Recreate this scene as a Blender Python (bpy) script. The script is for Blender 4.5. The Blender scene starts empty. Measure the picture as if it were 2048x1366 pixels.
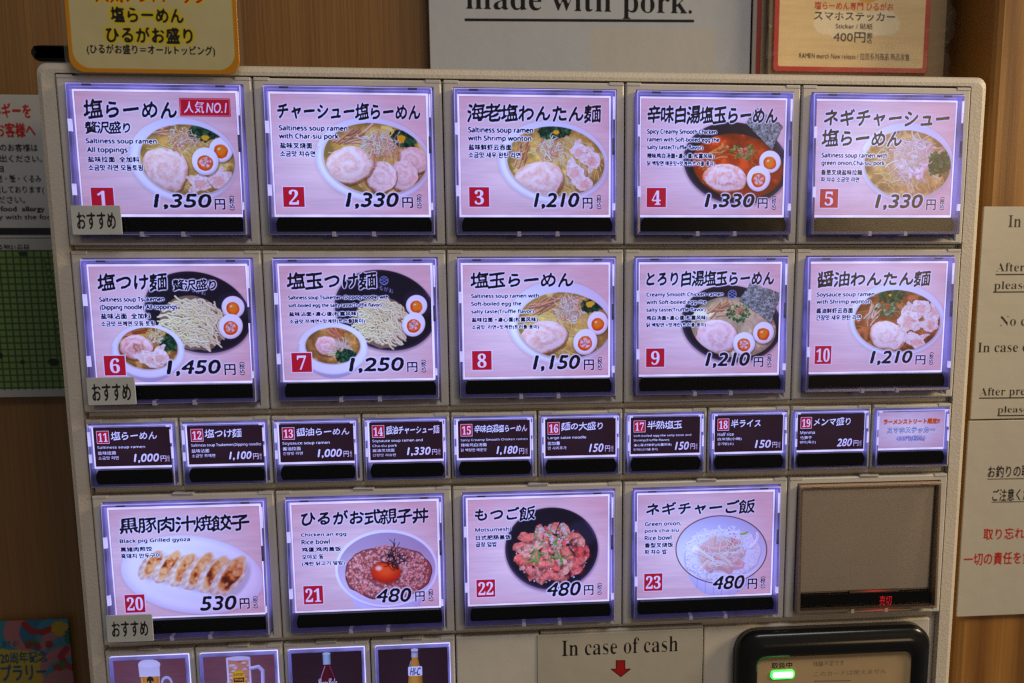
import bpy, bmesh, math, random
import numpy as np
from mathutils import Vector, Matrix

# ---------------------------------------------------------------- camera, world, lamps ----
scene = bpy.context.scene
COL = scene.collection
# machine front: X runs right, Z up, Y into the wall; z = 0 is the top of the first row of buttons, metres
ROT = np.array([[0.99570236, -0.09259212, -0.00187501], [-0.0157247, -0.14907633, -0.98870065], [0.09126637, 0.98448105, -0.14989163]])
EYE = np.array((-.01578384, -.35732874, -.06180603))
cam = bpy.data.cameras.new('camera'); cam.sensor_width = 36; cam.lens = 36*1800/2048
cam.shift_x = -136.16/2048; cam.shift_y = 80.07/2048; cam.clip_start = .01; cam.clip_end = 60
cam.dof.use_dof = True; cam.dof.focus_distance = .352; cam.dof.aperture_fstop = 18
co = bpy.data.objects.new('camera', cam); COL.objects.link(co)
M = Matrix([[ROT[0][i], -ROT[1][i], -ROT[2][i], EYE[i]] for i in range(3)]+[[0, 0, 0, 1]])
co.matrix_world = M; scene.camera = co
def at(px, py, Y):
    d = ROT.T@np.array([(px-1160.16)/1800, (py-763.07)/1800, 1.0]); return EYE+d*(Y-EYE[1])/d[1]

w = bpy.data.worlds.new('World'); scene.world = w; w.use_nodes = True
w.node_tree.nodes['Background'].inputs[0].default_value = (1.0, .95, .92, 1); w.node_tree.nodes['Background'].inputs[1].default_value = .095
scene.cycles.use_denoising = False; scene.cycles.use_adaptive_sampling = False; scene.cycles.filter_width = 1.3
scene.view_settings.view_transform = 'Standard'; scene.view_settings.look = 'None'; scene.view_settings.exposure = 0; scene.view_settings.gamma = 1
def lamp(name, loc, aim, power, col, size, size_y=None):
    l = bpy.data.lights.new(name, 'AREA'); l.energy = power; l.color = col; l.size = size
    l.shape = 'RECTANGLE' if size_y else 'DISK'
    if size_y: l.size_y = size_y
    o = bpy.data.objects.new(name, l); COL.objects.link(o); o.location = loc
    o.rotation_euler = (Vector(aim)-Vector(loc)).to_track_quat('-Z', 'Y').to_euler(); return o
lamp('ceiling_lamp', (.48, -1.0, 1.2), (0, 0, -.1), 8.0, (1.0, .97, .95), .7, .35)
lamp('room_lamp', (.74, -1.25, .14), (.1, 0, -.1), 2.0, (1.0, .68, .36), .36)
lamp('side_lamp', (.98, -.30, .30), (.20, 0, -.1), 8.0, (1.0, .78, .46), .3)
# print layout on each card: kind, u0, v0, u1, v1, text (fractions of the card)
TXT = {
 1: [('T', 0.049, 0.066, 0.63, 0.217, '塩らーめん'), ('T', 0.05, 0.241, 0.331, 0.341, '贅沢盛り'), ('E', 0.05, 0.378, 0.487, 0.43, 'Saltiness soup ramen'), ('E', 0.053, 0.448, 0.302, 0.504, 'All toppings'), ('C', 0.053, 0.526, 0.372, 0.572, '盐味拉面  全加料'), ('C', 0.052, 0.592, 0.39, 0.641, '소금맛 라면 모듬토핑'), ('N', 0.049, 0.773, 0.2, 0.974, '1'), ('P', 0.44, 0.833, 0.815, 0.959, '1,350'), ('Y', 0.829, 0.872, 0.894, 0.959, '円'), ('Z', 0.921, 0.843, 0.955, 0.966, '.'), ('B', 0.645, 0.045, 0.964, 0.193, '人気NO.1')],
 2: [('T', 0.038, 0.069, 0.964, 0.208, 'チャーシュー塩らーめん'), ('E', 0.046, 0.257, 0.484, 0.312, 'Saltiness soup ramen'), ('E', 0.044, 0.323, 0.425, 0.379, 'with Char-siu pork'), ('C', 0.047, 0.4, 0.254, 0.448, '盐味叉烧面'), ('C', 0.045, 0.468, 0.27, 0.516, '소금맛 챠슈면'), ('N', 0.045, 0.761, 0.193, 0.944, '2'), ('P', 0.454, 0.817, 0.809, 0.951, '1,330'), ('Y', 0.827, 0.854, 0.896, 0.942, '円'), ('Z', 0.922, 0.826, 0.955, 0.946, '.')],
 3: [('T', 0.049, 0.062, 0.946, 0.214, '海老塩わんたん麺'), ('E', 0.056, 0.255, 0.487, 0.316, 'Saltiness soup ramen'), ('E', 0.055, 0.326, 0.474, 0.383, 'with Shrimp wonton'), ('C', 0.056, 0.401, 0.342, 0.45, '盐味鲜虾云吞面'), ('C', 0.055, 0.467, 0.402, 0.516, '소금맛 새우 완탄 라면'), ('N', 0.048, 0.757, 0.193, 0.94, '3'), ('P', 0.487, 0.814, 0.803, 0.95, '1,210'), ('Y', 0.822, 0.853, 0.888, 0.947, '円'), ('Z', 0.916, 0.827, 0.949, 0.95, '.')],
 4: [('T', 0.042, 0.056, 0.949, 0.212, '辛味白湯塩玉らーめん'), ('E', 0.043, 0.258, 0.522, 0.31, 'Spicy Creamy Smooth Chicken'), ('E', 0.044, 0.327, 0.542, 0.376, 'ramen with Soft-boiled egg the'), ('E', 0.044, 0.394, 0.428, 0.442, 'salty taste(Truffle flavor)'), ('C', 0.044, 0.464, 0.506, 0.516, '辣味鸡白汤面+溏心蛋(松露风味)'), ('C', 0.045, 0.531, 0.513, 0.58, '닭 백탕면 매운맛+맛계란(트러플 풍미)'), ('N', 0.038, 0.757, 0.183, 0.94, '4'), ('P', 0.448, 0.816, 0.806, 0.947, '1,330'), ('Y', 0.825, 0.853, 0.893, 0.942, '円'), ('Z', 0.922, 0.832, 0.955, 0.954, '.')],
 5: [('T', 0.054, 0.068, 0.959, 0.213, 'ネギチャーシュー'), ('T', 0.044, 0.246, 0.623, 0.394, '塩らーめん'), ('E', 0.049, 0.449, 0.519, 0.504, 'Saltiness soup ramen with'), ('E', 0.05, 0.517, 0.504, 0.569, 'green onion,Cha-siu pork'), ('C', 0.049, 0.597, 0.344, 0.645, '香葱叉烧盐味拉麺'), ('C', 0.05, 0.662, 0.325, 0.708, '파 챠슈 소금맛 라면'), ('N', 0.042, 0.761, 0.184, 0.942, '5'), ('P', 0.448, 0.817, 0.802, 0.952, '1,330'), ('Y', 0.825, 0.86, 0.892, 0.953, '円'), ('Z', 0.923, 0.835, 0.956, 0.953, '.')],
 6: [('T', 0.047, 0.062, 0.492, 0.212, '塩つけ麺'), ('T', 0.525, 0.112, 0.805, 0.208, '贅沢盛り'), ('E', 0.053, 0.26, 0.464, 0.311, 'Saltiness soup Tsukemen'), ('E', 0.052, 0.325, 0.546, 0.379, '(Dipping noodle) All toppings'), ('C', 0.054, 0.399, 0.37, 0.448, '盐味沾面  全加料'), ('C', 0.052, 0.467, 0.393, 0.511, '소금맛 쯔께면 모듬 토핑'), ('N', 0.044, 0.757, 0.191, 0.944, '6'), ('P', 0.447, 0.815, 0.808, 0.95, '1,450'), ('Y', 0.826, 0.853, 0.897, 0.947, '円'), ('Z', 0.923, 0.833, 0.96, 0.949, '.')],
 7: [('T', 0.045, 0.06, 0.639, 0.207, '塩玉つけ麺'), ('E', 0.051, 0.258, 0.713, 0.301, 'Saltiness soup Tsukemen (Dipping noodle) with'), ('E', 0.05, 0.327, 0.665, 0.369, 'soft-boiled egg the salty taste(Truffle flavor)'), ('C', 0.051, 0.4, 0.508, 0.444, '盐味沾面+溏心蛋(松露风味)'), ('C', 0.051, 0.466, 0.55, 0.508, '소금맛 쯔께면+맛계란(트러플 풍미)'), ('N', 0.046, 0.753, 0.19, 0.938, '7'), ('P', 0.431, 0.814, 0.809, 0.947, '1,250'), ('Y', 0.826, 0.856, 0.894, 0.945, '円'), ('Z', 0.921, 0.835, 0.953, 0.95, '.')],
 8: [('T', 0.05, 0.064, 0.759, 0.204, '塩玉らーめん'), ('E', 0.054, 0.255, 0.516, 0.3, 'Saltiness soup ramen with'), ('E', 0.053, 0.324, 0.395, 0.369, 'Soft-boiled egg the'), ('E', 0.053, 0.394, 0.48, 0.436, 'salty taste(Truffle flavor)'), ('C', 0.055, 0.464, 0.507, 0.511, '盐味拉面 +溏心蛋(松露风味)'), ('C', 0.054, 0.532, 0.515, 0.575, '소금맛  라면+맛계란(트러플 풍미)'), ('N', 0.046, 0.756, 0.191, 0.942, '8'), ('P', 0.47, 0.814, 0.807, 0.954, '1,150'), ('Y', 0.829, 0.855, 0.898, 0.949, '円'), ('Z', 0.924, 0.831, 0.957, 0.951, '.')],
 9: [('T', 0.046, 0.061, 0.958, 0.201, 'とろり白湯塩玉らーめん'), ('E', 0.049, 0.253, 0.593, 0.298, 'Creamy Smooth Chicken ramen'), ('E', 0.049, 0.322, 0.472, 0.367, 'with Soft-boiled egg the'), ('E', 0.049, 0.391, 0.469, 0.435, 'salty taste(Truffle flavor)'), ('C', 0.049, 0.462, 0.483, 0.51, '鸡白汤面+溏心蛋(松露风味)'), ('C', 0.05, 0.528, 0.474, 0.572, '닭 백탕면 +맛계란(트러플 풍미)'), ('N', 0.044, 0.753, 0.186, 0.938, '9'), ('P', 0.474, 0.809, 0.803, 0.947, '1,210'), ('Y', 0.826, 0.854, 0.894, 0.943, '円'), ('Z', 0.923, 0.826, 0.955, 0.948, '.')],
 10: [('T', 0.049, 0.064, 0.886, 0.216, '醤油わんたん麺'), ('E', 0.051, 0.263, 0.474, 0.311, 'Soysauce soup ramen'), ('E', 0.052, 0.328, 0.449, 0.378, 'with Shrimp wonton'), ('C', 0.053, 0.406, 0.321, 0.454, '酱油鲜虾云吞面'), ('C', 0.053, 0.47, 0.382, 0.519, '간장맛 새우 완탄 라면'), ('N', 0.048, 0.749, 0.18, 0.933, '10'), ('P', 0.465, 0.812, 0.786, 0.943, '1,210'), ('Y', 0.807, 0.857, 0.88, 0.944, '円'), ('Z', 0.909, 0.828, 0.941, 0.946, '.')],
 11: [('N', 0.037, 0.08, 0.199, 0.41, '11'), ('T', 0.221, 0.109, 0.821, 0.326, '塩らーめん'), ('E', 0.037, 0.473, 0.653, 0.557, 'Saltiness soup ramen'), ('C', 0.039, 0.606, 0.271, 0.695, '盐味拉面'), ('C', 0.038, 0.738, 0.301, 0.826, '소금맛 라면'), ('P', 0.494, 0.696, 0.833, 0.927, '1,000'), ('Y', 0.847, 0.751, 0.92, 0.904, '円'), ('Z', 0.932, 0.748, 0.965, 0.908, '.')],
 12: [('N', 0.046, 0.077, 0.21, 0.405, '12'), ('T', 0.228, 0.092, 0.717, 0.319, '塩つけ麺'), ('E', 0.044, 0.464, 0.967, 0.556, 'Saltiness soup Tsukemen(Dipping noodle)'), ('C', 0.044, 0.599, 0.277, 0.695, '盐味沾面'), ('C', 0.043, 0.733, 0.35, 0.821, '소금맛 쯔께면'), ('P', 0.532, 0.692, 0.838, 0.915, '1,100'), ('Y', 0.852, 0.747, 0.922, 0.901, '円'), ('Z', 0.938, 0.741, 0.967, 0.905, '.')],
 13: [('N', 0.04, 0.082, 0.207, 0.406, '13'), ('T', 0.23, 0.107, 0.946, 0.323, '醤油らーめん'), ('E', 0.038, 0.465, 0.672, 0.558, 'Soysauce soup ramen'), ('C', 0.04, 0.596, 0.278, 0.69, '酱油拉面'), ('C', 0.039, 0.729, 0.303, 0.811, '간장맛 라면'), ('P', 0.5, 0.681, 0.837, 0.911, '1,000'), ('Y', 0.853, 0.736, 0.923, 0.891, '円'), ('Z', 0.938, 0.733, 0.969, 0.896, '.')],
 14: [('N', 0.036, 0.076, 0.204, 0.404, '14'), ('T', 0.226, 0.097, 0.958, 0.329, '醤油チャーシュー麺'), ('E', 0.035, 0.452, 0.723, 0.54, 'Soysauce soup ramen and'), ('E', 0.036, 0.585, 0.369, 0.668, 'Cha-siu pork'), ('C', 0.035, 0.703, 0.334, 0.783, '酱油叉烧面'), ('C', 0.034, 0.832, 0.351, 0.906, '간장맛 챠슈면'), ('P', 0.502, 0.682, 0.836, 0.91, '1,330'), ('Y', 0.85, 0.742, 0.919, 0.891, '円'), ('Z', 0.934, 0.732, 0.965, 0.895, '.')],
 15: [('N', 0.035, 0.09, 0.199, 0.419, '15'), ('T', 0.224, 0.119, 0.966, 0.333, '辛味白湯塩らーめん'), ('E', 0.036, 0.487, 0.965, 0.562, 'Spicy Creamy Smooth Chicken ramen'), ('C', 0.035, 0.605, 0.392, 0.695, '辣味鸡白汤面'), ('C', 0.035, 0.743, 0.391, 0.827, '닭 백탕면 매운맛'), ('P', 0.528, 0.704, 0.832, 0.936, '1,180'), ('Y', 0.847, 0.767, 0.916, 0.923, '円'), ('Z', 0.935, 0.762, 0.964, 0.928, '.')],
 16: [('N', 0.035, 0.085, 0.204, 0.419, '16'), ('T', 0.223, 0.094, 0.817, 0.326, '麺の大盛り'), ('E', 0.037, 0.47, 0.579, 0.558, 'Large saize noodle'), ('C', 0.035, 0.61, 0.209, 0.705, '面加量'), ('C', 0.036, 0.741, 0.3, 0.83, '면 사리추가'), ('P', 0.623, 0.694, 0.834, 0.91, '150'), ('Y', 0.85, 0.749, 0.921, 0.908, '円'), ('Z', 0.937, 0.749, 0.969, 0.913, '.')],
 17: [('N', 0.042, 0.087, 0.212, 0.408, '17'), ('T', 0.235, 0.105, 0.742, 0.33, '半熟塩玉'), ('E', 0.044, 0.476, 0.873, 0.545, 'Soft-boiled egg the salty taste and'), ('E', 0.043, 0.594, 0.554, 0.67, 'Shrimp(Truffle flavor)'), ('C', 0.044, 0.72, 0.591, 0.8, '溏心蛋(付鲜虾)(松露风味)'), ('C', 0.043, 0.844, 0.393, 0.921, '맛계란(트러플 풍미)'), ('P', 0.643, 0.694, 0.85, 0.904, '150'), ('Y', 0.865, 0.743, 0.928, 0.899, '円'), ('Z', 0.94, 0.744, 0.967, 0.903, '.')],
 18: [('N', 0.04, 0.082, 0.209, 0.41, '18'), ('T', 0.234, 0.109, 0.674, 0.333, '半ライス'), ('E', 0.046, 0.464, 0.279, 0.556, 'Half rice'), ('C', 0.046, 0.601, 0.396, 0.69, '白米饭(小碗)'), ('C', 0.044, 0.733, 0.279, 0.821, '공기밥(소)'), ('P', 0.597, 0.694, 0.837, 0.902, '150'), ('Y', 0.853, 0.752, 0.923, 0.909, '円'), ('Z', 0.942, 0.747, 0.97, 0.914, '.')],
 19: [('N', 0.046, 0.084, 0.213, 0.404, '19'), ('T', 0.241, 0.11, 0.792, 0.334, 'メンマ盛り'), ('E', 0.045, 0.47, 0.263, 0.552, 'Menma'), ('C', 0.047, 0.61, 0.221, 0.7, '竹笋干'), ('C', 0.046, 0.741, 0.282, 0.83, '멘마(죽순)'), ('P', 0.6, 0.705, 0.831, 0.909, '280'), ('Y', 0.849, 0.756, 0.921, 0.915, '円'), ('Z', 0.937, 0.759, 0.969, 0.92, '.')],
 20: [('T', 0.061, 0.072, 0.933, 0.223, '黒豚肉汁焼餃子'), ('E', 0.058, 0.271, 0.523, 0.315, 'Black pig Grilled gyoza'), ('C', 0.058, 0.345, 0.267, 0.388, '黑猪肉煎饺'), ('C', 0.057, 0.406, 0.318, 0.45, '흑돼지 만두구이'), ('N', 0.053, 0.78, 0.197, 0.962, '20'), ('P', 0.561, 0.83, 0.817, 0.959, '530'), ('Y', 0.832, 0.86, 0.897, 0.957, '円'), ('Z', 0.922, 0.841, 0.956, 0.956, '.')],
 21: [('T', 0.059, 0.062, 0.944, 0.204, 'ひるがお式親子丼'), ('E', 0.057, 0.267, 0.366, 0.306, 'Chicken an egg'), ('E', 0.058, 0.328, 0.25, 0.371, 'Rice bowl'), ('C', 0.057, 0.4, 0.326, 0.444, '鸡蛋,鸡肉盖饭'), ('C', 0.056, 0.467, 0.203, 0.513, '오야꼬 동'), ('C', 0.054, 0.535, 0.347, 0.578, '(계란 닭고기 덮밥)'), ('N', 0.048, 0.757, 0.193, 0.945, '21'), ('P', 0.553, 0.818, 0.812, 0.946, '480'), ('Y', 0.833, 0.854, 0.898, 0.949, '円'), ('Z', 0.924, 0.836, 0.961, 0.95, '.')],
 22: [('T', 0.046, 0.074, 0.479, 0.21, 'もつご飯'), ('E', 0.05, 0.267, 0.301, 0.302, 'Motsumeshi'), ('C', 0.053, 0.339, 0.302, 0.382, '日式肥肠盖饭'), ('C', 0.051, 0.402, 0.2, 0.448, '곱창 덥밥'), ('N', 0.044, 0.756, 0.189, 0.939, '22'), ('P', 0.551, 0.817, 0.811, 0.947, '480'), ('Y', 0.828, 0.854, 0.895, 0.949, '円'), ('Z', 0.923, 0.834, 0.958, 0.951, '.')],
 23: [('T', 0.059, 0.07, 0.867, 0.204, 'ネギチャーご飯'), ('E', 0.053, 0.261, 0.318, 0.303, 'Green onion,'), ('E', 0.052, 0.329, 0.302, 0.37, 'pork cha-siu'), ('E', 0.052, 0.392, 0.248, 0.436, 'Rice bowl'), ('C', 0.052, 0.463, 0.261, 0.508, '香型叉烧饭'), ('C', 0.052, 0.527, 0.214, 0.575, '파 챠슈 밥'), ('N', 0.045, 0.755, 0.191, 0.94, '23'), ('P', 0.558, 0.812, 0.808, 0.941, '480'), ('Y', 0.827, 0.849, 0.896, 0.95, '円'), ('Z', 0.922, 0.83, 0.96, 0.947, '.')],
 24: [('O', 0.072, 0.193, 0.924, 0.333, 'ラーメンストリート限定!!'), ('W', 0.131, 0.433, 0.86, 0.581, 'スマホステッカー'), ('V', 0.278, 0.669, 0.715, 0.811, '400円(税込)')],
}
FOOD = {
 1: [(0.647, 0.553, 0.341, 0.347), (0.675, 0.55, 0.298, 0.29), (0.53, 0.631, 0.147, 0.182), (0.889, 0.465, 0.075, 0.102), (0.785, 0.559, 0.084, 0.114), (0.516, 0.302, 0.09, 0.046), (0.659, 0.384, 0.102, 0.084), (0.78, 0.329, 0.102, 0.064), (0.794, 0.367, 0.023, 0.025), (0.753, 0.736, 0.068, 0.062), (0.862, 0.712, 0.068, 0.07)],
 2: [(0.646, 0.542, 0.376, 0.353), (0.66, 0.531, 0.336, 0.297), (0.491, 0.59, 0.156, 0.158), (0.69, 0.681, 0.101, 0.139), (0.838, 0.672, 0.101, 0.132), (0.906, 0.547, 0.1, 0.121), (0.526, 0.358, 0.106, 0.046), (0.696, 0.418, 0.13, 0.108), (0.851, 0.355, 0.106, 0.08), (0.835, 0.36, 0.024, 0.037)],
 3: [(0.623, 0.551, 0.372, 0.349), (0.641, 0.543, 0.329, 0.295), (0.523, 0.7, 0.183, 0.157), (0.621, 0.288, 0.11, 0.066), (0.643, 0.294, 0.02, 0.02), (0.6, 0.433, 0.104, 0.091), (0.417, 0.481, 0.085, 0.094), (0.768, 0.628, 0.059, 0.071), (0.885, 0.529, 0.059, 0.066), (0.833, 0.73, 0.061, 0.066), (0.795, 0.455, 0.055, 0.063)],
 4: [(0.665, 0.551, 0.371, 0.353), (0.678, 0.575, 0.322, 0.279), (0.589, 0.681, 0.152, 0.126), (0.902, 0.532, 0.077, 0.097), (0.825, 0.679, 0.083, 0.114), (0.714, 0.454, 0.092, 0.077), (0.528, 0.44, 0.077, 0.056), (0.845, 0.26, 0.128, 0.176)],
 5: [(0.666, 0.532, 0.342, 0.348), (0.673, 0.548, 0.314, 0.298), (0.705, 0.499, 0.2, 0.213), (0.899, 0.543, 0.087, 0.102)],
 6: [(0.678, 0.399, 0.346, 0.344), (0.642, 0.48, 0.23, 0.242), (0.906, 0.354, 0.074, 0.097), (0.883, 0.522, 0.077, 0.111), (0.339, 0.73, 0.235, 0.235), (0.34, 0.705, 0.19, 0.181), (0.265, 0.695, 0.109, 0.109), (0.37, 0.8, 0.092, 0.071), (0.277, 0.569, 0.075, 0.034), (0.393, 0.595, 0.067, 0.052), (0.476, 0.654, 0.063, 0.078)],
 7: [(0.691, 0.395, 0.341, 0.348), (0.669, 0.489, 0.201, 0.234), (0.901, 0.352, 0.071, 0.094), (0.878, 0.52, 0.076, 0.11), (0.331, 0.728, 0.232, 0.23), (0.331, 0.701, 0.182, 0.16), (0.29, 0.7, 0.078, 0.088), (0.388, 0.757, 0.09, 0.066), (0.358, 0.585, 0.066, 0.05), (0.397, 0.702, 0.074, 0.055), (0.42, 0.797, 0.074, 0.058), (0.688, 0.132, 0.03, 0.04)],
 8: [(0.67, 0.52, 0.373, 0.374), (0.692, 0.543, 0.323, 0.297), (0.549, 0.654, 0.168, 0.149), (0.926, 0.523, 0.073, 0.105), (0.838, 0.693, 0.083, 0.119), (0.551, 0.361, 0.12, 0.056), (0.719, 0.396, 0.112, 0.107), (0.883, 0.37, 0.078, 0.059), (0.872, 0.353, 0.03, 0.029)],
 9: [(0.66, 0.545, 0.364, 0.349), (0.674, 0.574, 0.31, 0.275), (0.553, 0.658, 0.155, 0.156), (0.752, 0.725, 0.081, 0.104), (0.891, 0.628, 0.076, 0.1), (0.713, 0.447, 0.095, 0.081), (0.56, 0.394, 0.099, 0.057), (0.856, 0.35, 0.15, 0.185), (0.658, 0.274, 0.032, 0.041)],
 10: [(0.652, 0.523, 0.358, 0.337), (0.655, 0.531, 0.319, 0.284), (0.585, 0.67, 0.137, 0.14), (0.597, 0.287, 0.116, 0.074), (0.57, 0.427, 0.087, 0.076), (0.444, 0.456, 0.075, 0.081), (0.734, 0.531, 0.07, 0.111), (0.826, 0.413, 0.071, 0.074), (0.905, 0.562, 0.059, 0.077), (0.807, 0.725, 0.082, 0.062), (0.92, 0.443, 0.059, 0.067)],
 20: [(0.526, 0.621, 0.48, 0.362), (0.261, 0.55, 0.0, 0.0), (0.81, 0.637, 0.0, 0.0)],
 21: [(0.639, 0.624, 0.359, 0.367), (0.643, 0.659, 0.301, 0.263), (0.633, 0.659, 0.101, 0.101), (0.691, 0.522, 0.093, 0.126)],
 22: [(0.594, 0.489, 0.334, 0.395), (0.596, 0.539, 0.269, 0.282), (0.608, 0.356, 0.15, 0.11)],
 23: [(0.623, 0.553, 0.344, 0.336), (0.62, 0.59, 0.284, 0.273), (0.609, 0.589, 0.216, 0.236)],
}
# ---------------------------------------------------------------- print painter (numpy) ----
# Every printed card, label and poster is painted here, stroke by stroke, into a small image held in memory.
def noise(h, w, s, seed, sx=None):
    r = np.random.default_rng(seed); sx = sx or s
    g = r.random((int(h/s)+3, int(w/sx)+3)).astype(np.float32)
    y = np.arange(h)/s; x = np.arange(w)/sx
    yi = y.astype(int); xi = x.astype(int); fy = (y-yi)[:, None]; fx = (x-xi)[None]
    fy = fy*fy*(3-2*fy); fx = fx*fx*(3-2*fx)
    a = g[yi][:, xi]; b = g[yi][:, xi+1]; c = g[yi+1][:, xi]; d = g[yi+1][:, xi+1]
    return (a*(1-fx)+b*fx)*(1-fy)+(c*(1-fx)+d*fx)*fy
def fbm(h, w, s, seed, sx=None):
    o = 0; k = 1.0
    for i in range(3):
        o = o+k*(noise(h, w, max(1.2, s/2**i), seed+i*7, (sx/2**i if sx and sx/2**i > 1.2 else (1.2 if sx else None)))-.5); k *= .55
    return o
def blur(m, sg):
    if sg < .3: return m
    r = int(sg*2.6)+1; k = np.exp(-.5*(np.arange(-r, r+1)/sg)**2); k /= k.sum()
    for ax in (0, 1):
        p = np.pad(m, [(r, r) if a == ax else (0, 0) for a in (0, 1)]); o = 0
        for i, kk in enumerate(k):
            o = o+kk*(p[i:i+m.shape[0]] if ax == 0 else p[:, i:i+m.shape[1]])
        m = o
    return m
def blur2(m, sy, sx):
    for ax, sg in ((0, sy), (1, sx)):
        r = int(sg*2.6)+1; k = np.exp(-.5*(np.arange(-r, r+1)/sg)**2); k /= k.sum()
        p = np.pad(m, [(r, r) if a == ax else (0, 0) for a in (0, 1)]); m = sum(kk*(p[i:i+m.shape[0]] if ax == 0 else p[:, i:i+m.shape[1]]) for i, kk in enumerate(k))
    return m
def mixc(a, b, t): return np.asarray(a, np.float32)+(np.asarray(b, np.float32)-np.asarray(a, np.float32))*np.asarray(t, np.float32)[..., None]
class Art:
    def __init__(s, w, h, col):
        s.w, s.h = int(w), int(h); s.a = np.empty((s.h, s.w, 3), np.float32); s.a[:] = col; s.clip = None
    def put(s, x0, y0, m, col, op=1.0):
        h, w = m.shape; X0, Y0 = max(x0, 0), max(y0, 0); X1, Y1 = min(x0+w, s.w), min(y0+h, s.h)
        if X1 <= X0 or Y1 <= Y0: return
        mm = m[Y0-y0:Y1-y0, X0-x0:X1-x0]*op
        if s.clip is not None: mm = mm*s.clip[Y0:Y1, X0:X1]
        c = np.asarray(col, np.float32)
        if c.ndim == 3: c = c[Y0-y0:Y1-y0, X0-x0:X1-x0]
        s.a[Y0:Y1, X0:X1] += (c-s.a[Y0:Y1, X0:X1])*mm[..., None]
    def ell(s, cx, cy, rx, ry, col, rot=0, wob=0, seed=0, op=1.0, soft=1.2, tex=None, clipit=False, power=2.0):
        R = max(rx, ry)*(1.1+wob)+3; x0, y0 = int(cx-R), int(cy-R); n = int(2*R)+1
        yy, xx = np.mgrid[0:n, 0:n].astype(np.float32); dx = xx+x0+.5-cx; dy = yy+y0+.5-cy
        c, sn = math.cos(rot), math.sin(rot); lx = (dx*c+dy*sn)/rx; ly = (-dx*sn+dy*c)/ry
        r = (np.abs(lx)**power+np.abs(ly)**power)**(1/power)
        if wob: r = r*(1+wob*2*fbm(n, n, max(3, R*.45), seed))
        m = np.clip((1-r)*min(rx, ry)/soft+.5, 0, 1)
        c3 = tex(lx, ly, r, np.arctan2(ly, lx), n) if tex else col
        s.put(x0, y0, m, c3, op)
        if clipit:
            f = np.zeros((s.h, s.w), np.float32); X0, Y0 = max(x0, 0), max(y0, 0); X1, Y1 = min(x0+n, s.w), min(y0+n, s.h)
            f[Y0:Y1, X0:X1] = m[Y0-y0:Y1-y0, X0-x0:X1-x0]; s.clip = f
    def line(s, P, w, col, op=1.0, shade=.35, edge=.3, w1=None):
        P = np.asarray(P, np.float32); W = max(w, w1 or 0)+2; x0, y0 = (P.min(0)-W-1).astype(int); x1, y1 = (P.max(0)+W+2).astype(int)
        if x1 < 0 or y1 < 0 or x0 > s.w or y0 > s.h: return
        yy, xx = np.mgrid[y0:y1, x0:x1].astype(np.float32); D = np.full(xx.shape, 1e9, np.float32); S = np.zeros_like(D); T = np.zeros_like(D)
        n = len(P)-1
        for i in range(n):
            a, b = P[i], P[i+1]; d = b-a; L = float(d@d)+1e-6
            t = np.clip(((xx-a[0])*d[0]+(yy-a[1])*d[1])/L, 0, 1)
            ex = xx-a[0]-t*d[0]; ey = yy-a[1]-t*d[1]; q = ex*ex+ey*ey; k = q < D
            D = np.where(k, q, D); S = np.where(k, -ey*.8-ex*.5, S); T = np.where(k, (i+t)/n, T)
        D = np.sqrt(D); ww = w if w1 is None else w+(w1-w)*T
        if edge: s.put(x0, y0, np.clip(ww+1.6-D, 0, 1), np.asarray(col)*.45, op*edge)
        sh = 1+shade*np.clip(S/np.maximum(ww, .5), -1, 1)-shade*.35*(D/np.maximum(ww, .5))**2
        s.put(x0, y0, np.clip(ww+.5-D, 0, 1), np.clip(np.asarray(col, np.float32)*sh[..., None], 0, 255), op)
    def rect(s, x0, y0, x1, y1, col, op=1.0, rad=0):
        n0, n1 = int(x0)-2, int(y0)-2; w, h = int(x1-x0)+5, int(y1-y0)+5
        yy, xx = np.mgrid[0:h, 0:w].astype(np.float32); xx += n0+.5; yy += n1+.5
        cx, cy, hx, hy = (x0+x1)/2, (y0+y1)/2, (x1-x0)/2-rad, (y1-y0)/2-rad
        qx, qy = np.abs(xx-cx)-hx, np.abs(yy-cy)-hy
        d = np.hypot(np.maximum(qx, 0), np.maximum(qy, 0))+np.minimum(np.maximum(qx, qy), 0)-rad
        s.put(n0, n1, np.clip(.5-d, 0, 1), col, op)
    def poly(s, P, col, op=1.0, tex=None, wob=0, seed=0):
        P = np.asarray(P, np.float32); x0, y0 = (P.min(0)-3).astype(int); x1, y1 = (P.max(0)+4).astype(int)
        w, h = x1-x0, y1-y0; Q = P-[x0, y0]
        if wob: 
            k = []
            r = np.random.default_rng(seed)
            for i in range(len(Q)):
                a, b = Q[i], Q[(i+1) % len(Q)]; m = max(1, int(np.hypot(*(b-a))/7))
                for j in range(m): k.append(a+(b-a)*j/m+r.normal(0, wob, 2))
            Q = np.array(k)
        m = fill([(Q, np.roll(Q, -1, 0))], w, h, 3)
        s.put(int(x0), int(y0), m, tex(h, w) if tex else col, op)
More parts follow.
